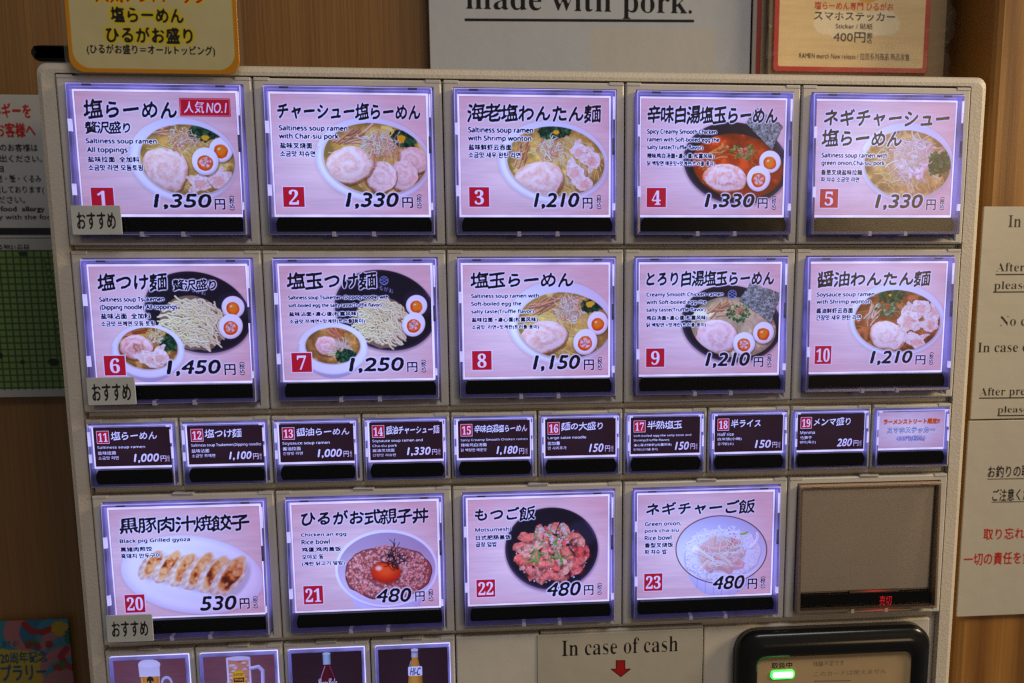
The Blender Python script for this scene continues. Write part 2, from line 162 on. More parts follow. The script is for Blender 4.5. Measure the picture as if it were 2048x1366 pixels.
def fill(edges, w, h, ss):
    A = np.zeros((h*ss, w*ss+2), np.float32)
    for a, b in edges:
        a = a*ss; b = b*ss; sg = np.where(b[:, 1] > a[:, 1], 1.0, -1.0)
        lo = np.where((a[:, 1] < b[:, 1])[:, None], a, b); hi = np.where((a[:, 1] < b[:, 1])[:, None], b, a)
        r0 = np.clip(np.ceil(lo[:, 1]-.5), 0, h*ss).astype(int); r1 = np.clip(np.ceil(hi[:, 1]-.5), 0, h*ss).astype(int); n = r1-r0
        k = n > 0; lo, hi, sg, r0, n = lo[k], hi[k], sg[k], r0[k], n[k]
        if not len(n): continue
        idx = np.repeat(np.arange(len(n)), n); row = r0[idx]+np.arange(n.sum())-np.repeat(np.cumsum(n)-n, n)
        t = (row+.5-lo[idx, 1])/(hi[idx, 1]-lo[idx, 1]); x = lo[idx, 0]+t*(hi[idx, 0]-lo[idx, 0])
        np.add.at(A, (row, np.clip(np.ceil(x-.5), 0, w*ss).astype(int)), sg[idx])
    m = np.clip(np.abs(np.cumsum(A, 1)[:, :w*ss]), 0, 1)
    return m.reshape(h, ss, w, ss).mean((1, 3))
_tc = {}
def tris(s, tight, align):
    c = bpy.data.curves.new('lettering', 'FONT'); c.body = s; c.resolution_u = 3; c.space_character = tight
    if '\n' in s: c.space_line = .82
    c.align_x = align
    o = bpy.data.objects.new('lettering', c); bpy.context.scene.collection.objects.link(o)
    dg = bpy.context.evaluated_depsgraph_get(); ev = o.evaluated_get(dg); m = ev.to_mesh()
    v = np.empty(len(m.vertices)*3, np.float32); m.vertices.foreach_get('co', v); v = v.reshape(-1, 3)[:, :2]
    m.calc_loop_triangles(); t = np.empty(len(m.loop_triangles)*3, np.int32); m.loop_triangles.foreach_get('vertices', t); t = t.reshape(-1, 3)
    ev.to_mesh_clear(); bpy.data.objects.remove(o); bpy.data.curves.remove(c)
    return v[t]
def glyphs(s, tight=1.0):
    """outline of a piece of lettering: directed triangle edges, normalised to its ink box"""
    if (s, tight) in _tc: return _tc[(s, tight)]
    T = tris(s, tight, 'LEFT'); v = T.reshape(-1, 2); mn, mx = v.min(0), v.max(0); asp = (mx[0]-mn[0])/(mx[1]-mn[1]); T = (T-mn)/(mx-mn); T[..., 1] = 1-T[..., 1]
    e = [(T[:, i], T[:, (i+1) % 3]) for i in range(3)]
    _tc[(s, tight)] = (e, asp); return _tc[(s, tight)]
def brush_line(s, seed, rise=.11):
    if 'adv' not in _tc: _tc['adv'] = raw('国国')[1]-raw('国')[1]
    adv = _tc['adv']; r = np.random.default_rng(seed); out = []
    for i, ch in enumerate(s):
        T = raw(ch)[0].copy(); c = np.array([adv*.5, adv*.36]); T -= c; T *= 1+r.normal(0, .02); a = r.normal(0, .018)
        X = T[..., 0]; Y = T[..., 1]+X*(rise+r.normal(0, .02)); X = X-Y*a
        k = .98 if ord(ch) < 0x3100 else 1.06
        out.append(np.stack([X*k+c[0]+i*adv*.97, Y*k+c[1]], -1))
    T = np.concatenate(out); mn, mx = T.reshape(-1, 2).min(0), T.reshape(-1, 2).max(0); T = (T-mn)/(mx-mn); T[..., 1] = 1-T[..., 1]
    return [(T[:, i], T[:, (i+1) % 3]) for i in range(3)]
def raw(s):
    if ('raw', s) in _tc: return _tc[('raw', s)]
    T = tris(s, 1.0, 'LEFT'); _tc[('raw', s)] = (T, T[..., 0].max()); return _tc[('raw', s)]
def heavier(m, d):
    return np.clip((blur(m, d)-.20)/.22, 0, 1)
def text(A, s, x0, y0, x1, y1, col, bold=0.0, brush=0.0, slant=0.0, rise=0.0, halo=None, halo_w=0, op=1.0, seed=1, tight=1.0, outline=None, ow=0, per=False, dil=0, thin=0):
    e = brush_line(s, seed) if per else glyphs(s, tight)[0]; w, h = x1-x0, y1-y0; pad = int(halo_w*2.5+h*.25+4+ow*2)
    ox, oy = int(x0)-pad, int(y0)-pad; W, H = int(w)+2*pad+2, int(h)+2*pad+2
    sl = slant*h
    def tr(p):
        X = p[:, 0]*(w-sl)+sl*(1-p[:, 1]); Y = p[:, 1]*h-rise*(p[:, 0]-.5)*w
        return np.stack([X+x0-ox, Y+y0-oy], 1)
    m = fill([(tr(a), tr(b)) for a, b in e], W, H, 3)
    if dil: m = heavier(m, dil*h)
    if thin: m = np.clip((blur2(m, .35, thin*h)-.66)/.2+.5, 0, 1)
    if brush:
        sg = brush*h*.05; n = fbm(H, W, max(3, h*.16), seed)
        th = .5-bold+.13*n
        dens = blur(m, h*.13); th = th+np.clip(dens-.31, 0, .4)*(1.3 if bold > .1 else 0)
        b = blur2(m, sg*1.35, sg*.7) if per else blur(m, sg); m = np.clip((b-th)/.14+.5, 0, 1)
    elif bold:
        b = blur(m, max(.5, .022*h)); m = np.maximum(m, np.clip((b-(.5-bold))/.25+.5, 0, 1))
    if halo is not None:
        g = np.clip(blur(m, halo_w)*4.2, 0, 1); A.put(ox, oy, g**1.3, halo, op*.95)
    if outline is not None:
        g = np.clip(blur(m, ow)*3.2, 0, 1); A.put(ox, oy, g, outline, op)
    A.put(ox, oy, m, col, op)
# ---- food ----
def jit(c, r, a=10): return np.clip(np.asarray(c, float)+r.normal(0, a)+r.normal(0, a*.35, 3), 0, 255)
def curl(r, x, y, L, ang, bend=1.0, n=7):
    a = ang; P = [(x, y)]; b = r.normal(0, bend)/n; 
    for i in range(n):
        a += b+r.normal(0, bend*.25)/n*2; x += math.cos(a)*L/n; y += math.sin(a)*L/n; P.append((x, y))
    return P
def bowl_white(A, o, i, soup, rot=.12, seed=0, body=0):
    cx, cy, rx, ry = o
    if body: A.ell(cx, cy+ry*body, rx*.86, ry*.92, (226, 218, 226), rot, tex=lambda x, y, r, t, n: mixc((238, 232, 236), (176, 166, 190), np.clip(y*.8+.1, 0, 1)))
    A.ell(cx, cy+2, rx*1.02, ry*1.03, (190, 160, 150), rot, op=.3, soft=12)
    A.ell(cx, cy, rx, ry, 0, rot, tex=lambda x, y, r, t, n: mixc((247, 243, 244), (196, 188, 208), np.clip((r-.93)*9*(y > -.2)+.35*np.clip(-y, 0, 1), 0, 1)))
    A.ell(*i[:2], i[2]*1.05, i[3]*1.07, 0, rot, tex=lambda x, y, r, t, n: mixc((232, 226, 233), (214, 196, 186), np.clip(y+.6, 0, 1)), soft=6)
    broth(A, i, soup, rot, seed)
def broth(A, i, soup, rot, seed):
    def tx(x, y, r, t, n):
        f = fbm(n, n, n*.09, seed); c = mixc(soup, np.asarray(soup)*.62, np.clip(f*.9+.25+np.clip(r-.78, 0, 1)*2.6, 0, 1))
        return mixc(c, np.minimum(np.asarray(soup)*1.25+20, 255), np.clip(f*-2.2-.35, 0, .6))
    A.ell(*i, 0, rot, tex=tx, soft=2.5, clipit=True)
def bowl_black(A, o, i, soup, rot=.2, seed=0):
    cx, cy, rx, ry = o
    A.ell(cx, cy+4, rx*1.02, ry*1.03, (120, 90, 90), rot, op=.5, soft=10)
    A.ell(cx, cy, rx, ry, 0, rot, tex=lambda x, y, r, t, n: mixc(mixc((30, 22, 34), (70, 62, 92), np.clip((r-.9)*9*(.5-x*.2+y*.4), 0, 1)), (90, 84, 118), np.clip(1.6-np.hypot(x-.62, y+.42)*4.2, 0, .55)))
    A.ell(cx, cy, rx*.955, ry*.95, (25, 18, 28), rot, op=.55)
    if soup is not None: broth(A, i, soup, rot, seed)
def chashu(A, e, seed, rot=-.2, base=(242, 206, 184), dark=(218, 152, 130), edge=(168, 98, 56)):
    ph = seed*1.7
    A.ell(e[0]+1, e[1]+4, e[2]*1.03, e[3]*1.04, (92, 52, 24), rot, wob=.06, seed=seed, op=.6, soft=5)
    def tx(x, y, r, t, n):
        f = fbm(n, n, n*.14, seed+3); g = fbm(n, n, n*.035, seed+5); st = noise(n, n, 2.2, seed+8, 7)
        s = .5+.5*np.sin(6.283*(r*1.9+t/6.283)+ph+f*4.2)
        s2 = .5+.5*np.sin(6.283*(r*6+t/6.283)+f*6)
        c = mixc(base, dark, np.clip((s**3)*.30*(r > .15)+g*.5+.16*(st-.5)+s2*.05+.45*np.clip(f-.05, 0, 1), 0, 1))
        c = mixc(c, (253, 240, 232), np.clip((.5-s)*.7+f*.5, 0, .45))
        c = mixc(c, (202, 140, 122), np.clip(1-np.abs(r-.30-.3*f)*24, 0, 1)*.2)
        c = mixc(c, edge, np.clip((r-.87+.12*f)*9, 0, 1)*np.clip(.55+y*.8, .12, 1))
        return np.clip(c*(1.03-.10*y[..., None]), 0, 255)
    A.ell(*e, 0, rot, wob=.06, seed=seed, tex=tx)
def egg(A, e, seed=0, rot=.5, shrimp=False):
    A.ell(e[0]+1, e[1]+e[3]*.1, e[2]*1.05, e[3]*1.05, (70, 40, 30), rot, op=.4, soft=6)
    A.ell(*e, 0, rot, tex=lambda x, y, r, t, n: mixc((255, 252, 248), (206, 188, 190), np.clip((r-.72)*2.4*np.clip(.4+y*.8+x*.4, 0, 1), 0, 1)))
    yx, yy = e[0]-e[2]*.02, e[1]+e[3]*.12
    def tx(x, y, r, t, n):
        f = fbm(n, n, n*.2, seed)
        c = mixc((252, 138, 26), (226, 66, 8), np.clip((r-.55)*2+f*.5+y*.3, 0, 1))
        return mixc(c, (255, 196, 96), np.clip(.5-np.hypot(x+.25, y+.3)*1.7, 0, 1))
    A.ell(yx, yy, e[2]*.60, e[3]*.56, 0, rot, wob=.05, seed=seed, tex=tx)
    if shrimp:
        A.ell(yx+1, yy-e[3]*.04, e[2]*.44, e[3]*.38, 0, 0, wob=.14, seed=seed+2, tex=lambda x, y, r, t, n: mixc((255, 206, 196), (228, 96, 70), np.clip(.25+.5*np.sin(t*5)+fbm(n, n, n*.15, seed)*1.4, 0, 1)))
        r = np.random.default_rng(seed)
        for k in range(12): A.ell(yx+r.normal(0, e[2]*.15), yy-e[3]*.12+r.normal(0, e[3]*.11), 1.5, 1.2, (66, 84, 34), op=.9)
    else:
        A.ell(yx-e[2]*.16, yy-e[3]*.2, e[2]*.13, e[3]*.07, (255, 240, 220), -.5, soft=2, op=.95)
def shreds(A, e, n, cols, seed, w=1.5, L=.9, bend=2.6):
    r = np.random.default_rng(seed)
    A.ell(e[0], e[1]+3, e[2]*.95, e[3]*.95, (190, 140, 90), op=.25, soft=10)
    for k in range(n):
        a = r.random()*6.28; q = math.sqrt(r.random())*.8; x = e[0]+math.cos(a)*e[2]*q; y = e[1]+math.sin(a)*e[3]*q
        c = cols[r.integers(len(cols))]; l = (e[2]+e[3])/2*L*r.uniform(.5, 1.2); an = r.random()*6.28
        A.line(curl(r, x-math.cos(an)*l/2, y-math.sin(an)*l/2, l, an, bend), w*r.uniform(.6, 1.15), jit(c, r, 7), shade=.22, edge=.34)
WHITE = [(255, 238, 204), (255, 248, 226), (250, 222, 160)]
REDS = [(240, 140, 92), (248, 176, 132), (238, 120, 92)]
def greens(A, e, seed, n=60, cols=((22, 58, 34), (36, 84, 44), (14, 36, 26), (52, 104, 54)), rough=1.0):
    r = np.random.default_rng(seed)
    A.ell(e[0], e[1], e[2]*.9, e[3]*.9, (18, 34, 22), wob=.2, seed=seed, op=.95)
    for k in range(n):
        a = r.random()*6.28; q = math.sqrt(r.random()); x = e[0]+math.cos(a)*e[2]*q; y = e[1]+math.sin(a)*e[3]*q
        s = (e[2]+e[3])*.07*r.uniform(.5, 1.4)
        A.ell(x, y, s*1.3, s*.8, jit(cols[r.integers(len(cols))], r, 6), r.random()*3, wob=.3, seed=int(r.integers(999)), op=.9)
        if r.random() < .35: A.ell(x-s*.3, y-s*.4, s*.5, s*.28, (96, 150, 92), r.random()*3, op=.6)
def scallions(A, e, seed, n=26, cols=((64, 122, 46), (96, 158, 66), (150, 188, 92))):
    r = np.random.default_rng(seed)
    for k in range(n):
        a = r.random()*6.28; q = math.sqrt(r.random()); x = e[0]+math.cos(a)*e[2]*q; y = e[1]+math.sin(a)*e[3]*q
        s = r.uniform(3.2, 6.0); t = r.random()*3; P = [(x+math.cos(u)*s*math.cos(t)-math.sin(u)*s*.6*math.sin(t), y+math.cos(u)*s*math.sin(t)+math.sin(u)*s*.6*math.cos(t)) for u in np.linspace(0, r.uniform(4, 6.3), 9)]
        A.line(P, r.uniform(1.0, 1.6), jit(cols[r.integers(len(cols))], r, 8), shade=.35, edge=.4)
def menma(A, e, seed, n=8, ang=-.45, col=(206, 140, 92)):
    r = np.random.default_rng(seed)
    for k in range(n):
        x = e[0]+r.normal(0, e[2]*.35); y = e[1]+r.normal(0, e[3]*.45); l = e[2]*r.uniform(1.0, 1.5)*.9; a = ang+r.normal(0, .22)
        A.line(curl(r, x-math.cos(a)*l/2, y-math.sin(a)*l/2, l, a, .3, 3), r.uniform(3.4, 5.2), jit(col, r, 14), shade=.35, edge=.5)
        A.line(curl(r, x-math.cos(a)*l/2, y-1-math.sin(a)*l/2, l*.9, a, .3, 3), .7, (246, 200, 150), op=.5, shade=0, edge=0)
def noodles(A, e, seed, n=120, w=3.0, col=(240, 214, 168), ang=.3, wave=1.0, L=1.0, op=1.0):
    r = np.random.default_rng(seed)
    for k in range(n):
        a = r.random()*6.28; q = math.sqrt(r.random())*.9; x = e[0]+math.cos(a)*e[2]*q; y = e[1]+math.sin(a)*e[3]*q
        l = e[2]*L*r.uniform(.5, 1.0); t = ang+r.normal(0, .35)+(x-e[0])/e[2]*.7; ph = r.random()*6.28; P = []
        for i in range(10):
            s = (i/9-.5)*l; P.append((x+math.cos(t)*s-math.sin(t)*math.sin(ph+i*.9)*wave*w*1.1, y+math.sin(t)*s+math.cos(t)*math.sin(ph+i*.9)*wave*w*1.1+s*s/l*.35))
        A.line(P, w*r.uniform(.8, 1.1), jit(col, r, 7), shade=.26, edge=.42, op=op)
def wonton(A, e, seed, col=(250, 224, 204)):
    r = np.random.default_rng(seed)
    def tx(x, y, r_, t, n):
        f = fbm(n, n, n*.16, seed); w = np.abs(np.sin(t*2.5+f*5+r_*3))
        c = mixc(col, (222, 150, 118), np.clip((1-w)*.6+f*.7-.1, 0, .8)); return mixc(c, (255, 246, 236), np.clip(w*.8-.35-.4*y, 0, .8))
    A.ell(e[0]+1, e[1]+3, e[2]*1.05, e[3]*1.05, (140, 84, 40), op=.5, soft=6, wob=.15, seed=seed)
    for k in range(3):
        a = r.random()*6.28; A.ell(e[0]+math.cos(a)*e[2]*.8, e[1]+math.sin(a)*e[3]*.8, e[2]*.75, e[3]*.4, 0, a+.4, wob=.25, seed=seed+k, tex=tx, op=.92)
    A.ell(*e, 0, r.random(), wob=.14, seed=seed, tex=tx)
    A.ell(e[0], e[1]+e[3]*.12, e[2]*.55, e[3]*.55, (240, 150, 120), wob=.12, seed=seed+9, op=.42, soft=7)
def chunks(A, e, seed, n, cols, s, flat=.8):
    r = np.random.default_rng(seed); pts = []
    for k in range(n):
        a = r.random()*6.28; q = math.sqrt(r.random()); pts.append((e[1]+math.sin(a)*e[3]*q, e[0]+math.cos(a)*e[2]*q))
    for y, x in sorted(pts):
        z = s*r.uniform(.6, 1.3); c = jit(cols[r.integers(len(cols))], r, 8)
        A.ell(x+.6, y+z*.35, z, z*flat, c*.42, 0, op=.55 if c[1] < 200 else .25, soft=2)
        A.ell(x, y, z, z*flat, c, r.random()*3, wob=.22, seed=int(r.integers(9999)), tex=lambda lx, ly, rr, t, n_: mixc(np.clip(c*1.14, 0, 255), c*(.72 if c[1] < 200 else .84), np.clip(.45+ly*.55+lx*.2, 0, 1)))
def nori(A, P, seed):
    def tx(h, w):
        f = fbm(h, w, 9, seed)+.7*fbm(h, w, 3, seed+4)
        c = mixc((112, 118, 104), (186, 190, 176), np.clip(f*1.3+.45, 0, 1)); return mixc(c, (34, 42, 34), np.clip((fbm(h, w, 4, seed+9)-.22)*5, 0, .85))
    A.poly(P+np.array([2, 4]), (10, 8, 12), op=.5, wob=1.5, seed=seed); A.poly(P, 0, tex=tx, wob=1.5, seed=seed)
def crest(A, e, col=(150, 160, 205)):
    A.ell(*e, col); A.ell(e[0], e[1], e[2]*.86, e[3]*.86, (34, 30, 60))
    for i in range(-2, 3):
        P = [(e[0]+e[2]*.8*t, e[1]+e[3]*(i*.33+.16*math.cos(t*5+i*3.1))) for t in np.linspace(-1, 1, 9) if t*t*.64+(i*.33)**2 < .78]
        if len(P) > 1: A.line(P, 1.0, col, shade=0, edge=0)
def gyoza(A, x, y, s, seed):
    # a row of fried dumplings: a pale pleated belly and a browned flat side
    a = -.98; c, sn = math.cos(a), math.sin(a); L, B = 66*s, 27*s
    A.ell(x+10*s, y+16*s, L*.92, B*1.15, (150, 120, 120), a, op=.35, soft=12)
    A.ell(x-10*s, y+10*s, L, B*1.25, 0, a+.12, wob=.06, seed=seed, tex=lambda u, v, r, t, n: np.clip(mixc((252, 234, 208), (214, 172, 140), np.clip(r*1.3-.55+.25*np.sin(t*11)+fbm(n, n, n*.12, seed)*.7, 0, 1)), 0, 255), soft=2)
    def tx(u, v, r, t, n):
        f = fbm(n, n, n*.10, seed+2); g = fbm(n, n, n*.25, seed+3)
        c_ = mixc((246, 190, 120), (206, 92, 28), np.clip(.45+f*1.0+g*1.2, 0, 1)); c_ = mixc(c_, (92, 26, 8), np.clip(g*2.6+f*1.1-.62+np.abs(v)*.2, 0, .9))
        return mixc(c_, (252, 226, 190), np.clip((r-.8)*4.5+f*.8, 0, .8))
    A.ell(x, y, L*.97, B*.86, 0, a, wob=.11, seed=seed+1, tex=tx, soft=2)
    for k in (-.5, .1, .45): A.ell(x+c*L*k-sn*3*s, y+sn*L*k, 6*s, 4*s, (250, 214, 160), a, op=.55, soft=3)
def pork(A, e, n, seed, w0=7, w1=12, ang=-.4):
    r = np.random.default_rng(seed)
    for q in range(n):
        x = e[0]+r.normal(0, e[2]*.34); y = e[1]+r.normal(0, e[3]*.34); a = ang+r.normal(0, .9); l = r.uniform(.5, .95)*e[2]; w = r.uniform(w0, w1)
        P = curl(r, x-math.cos(a)*l/2, y-math.sin(a)*l/2, l, a, .9, 6); c = jit([(255, 226, 220), (248, 204, 200), (255, 242, 236), (236, 176, 172)][q % 4], r, 6)
        A.line([(u+1.5, v+4) for u, v in P], w, (190, 140, 144), op=.35, shade=0, edge=0, w1=w*.5)
        A.line(P, w, c, shade=.07, edge=.14, w1=w*r.uniform(.3, .8)); A.line([(u-1, v-w*.3) for u, v in P], w*.28, np.clip(c*1.12, 0, 255), op=.6, shade=0, edge=0)
        A.line([(u+1, v+w*.35) for u, v in P], w*.2, (226, 160, 156), op=.4, shade=0, edge=0)
CW, CH = 600, 464
def sc(e): return (e[0]*CW, e[1]*CH, e[2]*CW, e[3]*CH)
def food(A, k):
    F = [sc(e) for e in FOOD[k]]; SOUP = (240, 186, 84)
    if k in (1, 2, 3, 5, 8):
        bowl_white(A, F[0], F[1], SOUP if k != 5 else (232, 170, 92), .10, k)
        text(A, '塩', F[1][0]+(-40 if k != 5 else -8), F[1][1]-F[1][3]-16, F[1][0]+(-22 if k != 5 else 10), F[1][1]-F[1][3], (40, 34, 40), brush=.8, bold=.1)
        noodles(A, (F[1][0]+10, F[1][1]+5, F[1][2]*.9, F[1][3]*.9), k, 90, 1.9, (255, 216, 120), .5, 1.2, .5, .9)
    if k == 1:
        menma(A, F[5], 3, 9, -.25); greens(A, F[7], 4, 60); A.ell(*F[8], (240, 172, 30), wob=.2)
        chashu(A, F[2], 5, .2); wonton(A, F[9], 6); wonton(A, F[10], 7); shreds(A, F[6], 70, WHITE+REDS[:2], 8); egg(A, F[3], 9, .4); egg(A, F[4], 10, .2, True)
    if k == 2:
        menma(A, F[6], 3, 10, -.35); greens(A, F[8], 5, 60); chashu(A, F[5], 14, .3); chashu(A, F[4], 15, .6); chashu(A, F[3], 16, 1.2); chashu(A, F[2], 17, -.1)
        shreds(A, F[7], 120, WHITE+REDS[:2], 6); A.ell(*F[9], (240, 168, 24), wob=.25)
    if k == 3:
        noodles(A, (F[1][0]+F[1][2]*.3, F[1][1], F[1][2]*.6, F[1][3]*.7), 8, 50, 1.7, (246, 216, 160), .9, 1.2, .6)
        greens(A, F[3], 4, 70); A.ell(*F[4], (244, 172, 30), wob=.2); menma(A, F[6], 5, 10, -1.1); chashu(A, F[2], 21, -.1)
        for i in (10, 8, 7, 9): wonton(A, F[i], 30+i)
        shreds(A, F[5], 90, WHITE+REDS[:2], 9)
    if k == 5:
        shreds(A, (F[2][0], F[2][1]+10, F[2][2]*1.2, F[2][3]*1.1), 80, [(244, 206, 150), (250, 222, 178)], 2, 1.8, .9)
        A.ell(F[2][0], F[2][1]+3, F[2][2]*.85, F[2][3]*.85, (206, 140, 80), op=.45, wob=.15, soft=12); A.ell(F[2][0], F[2][1], F[2][2]*.72, F[2][3]*.74, (255, 228, 204), wob=.15, op=.85, soft=10)
        shreds(A, F[2], 60, [(252, 232, 222), (240, 204, 200), (250, 224, 190)], 3, 2.6, .75, 1.2); pork(A, (F[2][0]+6, F[2][1], F[2][2]*.70, F[2][3]*.80), 18, 6, 7, 11, 1.0); greens(A, F[3], 4, 60)
        shreds(A, (F[2][0], F[2][1]-14, F[2][2]*.6, F[2][3]*.55), 22, WHITE, 5, 1.8)
    if k == 8:
        menma(A, F[5], 5, 13, -.42); greens(A, F[7], 6, 60); A.ell(*F[8], (240, 184, 40), -.5, wob=.2); chashu(A, F[2], 26, -.2)
        shreds(A, F[6], 120, WHITE+WHITE+REDS[:2], 7); egg(A, F[3], 4, .1); egg(A, F[4], 6, .4, True)
    if k == 4:
        bowl_black(A, F[0], F[1], (206, 62, 14), .18, 4); A.clip = None
        q = F[7]; nori(A, np.array([(q[0]-q[2]*.95, q[1]-q[3]*.35), (q[0]-q[2]*.35, q[1]-q[3]*1.1), (q[0]+q[2]*1.05, q[1]-q[3]*.25), (q[0]+q[2]*.55, q[1]+q[3]*.98)]), 5)
        broth_clip = F[1]; A.ell(*broth_clip, (206, 62, 14), .18, op=0, clipit=True)
        noodles(A, (F[1][0]-20, F[1][1], F[1][2]*.7, F[1][3]*.6), 3, 30, 1.8, (240, 140, 60), .4, 1, .5, .6)
        menma(A, F[6], 6, 8, -.4, (222, 120, 58)); chashu(A, F[2], 33, .1, (246, 206, 190), (226, 120, 84), (214, 90, 30))
        scallions(A, F[5], 7, 46); shreds(A, (F[5][0], F[5][1], F[5][2]*.6, F[5][3]*.6), 20, REDS, 3, 1.5, .5); A.clip = None; egg(A, F[3], 8, .5); egg(A, F[4], 9, .3, True)
    if k == 9:
        bowl_black(A, F[0], F[1], (238, 204, 150), .18, 9); menma(A, F[6], 6, 12, -.32, (216, 150, 104)); chashu(A, F[2], 41, .1, (240, 200, 190), (222, 160, 150), (220, 150, 120)); A.clip = None
        q = F[7]; nori(A, np.array([(q[0]-q[2]*.45, q[1]-q[3]*1.0), (q[0]+q[2]*1.0, q[1]-q[3]*.45), (q[0]+q[2]*.6, q[1]+q[3]*1.0), (q[0]-q[2]*1.0, q[1]-q[3]*.12)]), 6)
        scallions(A, F[5], 5, 70, ((30, 84, 36), (60, 124, 54), (128, 176, 84))); shreds(A, (F[5][0], F[5][1]-8, F[5][2]*.5, F[5][3]*.4), 24, REDS, 3, 1.5, .6)
        egg(A, F[3], 3, .5, True); egg(A, F[4], 5, .2); crest(A, F[8])
    if k == 10:
        bowl_white(A, F[0], F[1], (168, 88, 40), .08, 10); noodles(A, F[1], 4, 40, 1.6, (214, 150, 90), .5, 1, .5, .7)
        greens(A, F[3], 5, 70, ((48, 74, 34), (66, 96, 40), (30, 50, 24))); A.ell(F[3][0]-4, F[3][1]+2, 6, 6, (244, 176, 20)); menma(A, F[5], 6, 9, -1.15, (222, 170, 136))
        scallions(A, F[4], 7, 40, ((40, 100, 56), (80, 150, 90), (150, 200, 140))); chashu(A, F[2], 52, .3, (246, 214, 196), (226, 168, 140), (190, 120, 80))
        for i in (10, 7, 8, 6, 9): wonton(A, F[i], 60+i)
    if k in (6, 7):
        bowl_black(A, F[0], F[0], None, .30 if k == 6 else .28, k)
        text(A, 'ひるがお', F[0][0]-42, F[0][1]-F[0][3]*.62, F[0][0]+34, F[0][1]-F[0][3]*.62+20, (190, 190, 225), brush=.6, rise=-.3)
        n = F[1]; A.ell(n[0], n[1]+4, n[2]*.98, n[3]*.94, (150, 112, 84), .25, wob=.06, seed=3, op=.9)
        noodles(A, (n[0], n[1], n[2]*.96, n[3]*.92), k+1, 230, 3.3, (255, 230, 168), .5, 1.25, .62)
        egg(A, F[2], 3, .7); egg(A, F[3], 4, .5, True)
        c = F[4]; 
        bowl_white(A, F[4], F[5], (206, 140, 62), 0, k, .22)
        if k == 6:
            menma(A, F[8], 5, 6, -.1, (190, 104, 56)); greens(A, F[10], 6, 60); chashu(A, F[6], 71, 0, (240, 190, 176), (222, 120, 96)); wonton(A, F[7], 5); wonton(A, (F[7][0]+30, F[7][1]-8, F[7][2]*.6, F[7][3]*.8), 6); shreds(A, F[9], 40, WHITE+[(240, 200, 110)], 7)
            shreds(A, (F[6][0]+8, F[6][1], F[6][2]*.4, F[6][3]*.4), 30, REDS, 8, 1, .4)
        else:
            chashu(A, F[6], 72, 0, (240, 190, 176), (222, 130, 110)); menma(A, F[8], 5, 12, .7, (208, 120, 72)); noodles(A, F[7], 3, 40, 1.6, (248, 220, 160), .5, 1, .8); shreds(A, F[9], 40, [(240, 190, 170), (250, 220, 190)], 7, 1.4); greens(A, F[10], 6, 70); A.clip = None; crest(A, F[11])
    if k == 20:
        p = F[0]; A.ell(p[0], p[1]+5, p[2]*1.01, p[3]*1.02, (200, 170, 170), .16, op=.4, soft=12)
        A.ell(*p, 0, .16, tex=lambda x, y, r, t, n: mixc((252, 246, 250), (216, 208, 226), np.clip((r-.86)*4+.2*np.clip(y, 0, 1)-.1, 0, 1)))
        A.ell(p[0], p[1]-6, p[2]*.76, p[3]*.72, (240, 232, 240), .16, op=.5, soft=14)
        for i in range(6):
            t = i/5; gyoza(A, (.27+.52*t)*CW, (.50+.13*t)*CH, 1.08+.42*t, 80+i*3)
    if k == 21:
        o = F[0]; A.ell(o[0], o[1]+o[3]*.55, o[2]*.72, o[3]*.9, 0, 0, tex=lambda x, y, r, t, n: mixc((240, 232, 244), (190, 178, 214), np.clip(r*.8+x*.2-.2, 0, 1)))
        A.ell(o[0], o[1]+6, o[2], o[3], 0, 0, tex=lambda x, y, r, t, n: mixc((244, 238, 248), (196, 186, 220), np.clip(y*.8, 0, 1)))
        A.ell(*o, (250, 246, 250)); A.ell(o[0], o[1]+2, o[2]*.95, o[3]*.94, 0, 0, tex=lambda x, y, r, t, n: mixc((226, 208, 222), (186, 158, 178), np.clip(.5-y*.9, 0, 1)), clipit=True)
        m = F[1]; A.ell(m[0], m[1]+3, m[2], m[3], (96, 36, 36), wob=.05); A.clip = None; A.ell(m[0], m[1]+2, m[2]*.98, m[3]*.97, (168, 82, 76), wob=.05, op=.9); chunks(A, (m[0], m[1], m[2]*.96, m[3]*.95), 5, 860, [(236, 142, 126), (246, 166, 150), (222, 120, 106)], 6.0)
        y = F[2]; A.ell(y[0], y[1]+3, y[2]*1.06, y[3]*1.1, (90, 20, 16), op=.5, soft=6)
        A.ell(*y, 0, tex=lambda x, v, r, t, n: mixc(mixc((250, 84, 30), (196, 22, 12), np.clip(r*.9-.2+v*.3, 0, 1)), (255, 214, 200), np.clip(1.4-np.hypot(x+.5, v+.4)*4.4, 0, .85)))
        r = np.random.default_rng(4)
        for q in range(64):
            a = r.random()*6.28; P = curl(r, F[3][0]+r.normal(0, 17), F[3][1]+r.normal(0, 18), r.uniform(24, 62), a, .9, 5); A.line(P, .95, (24, 16, 28), shade=0, edge=0)
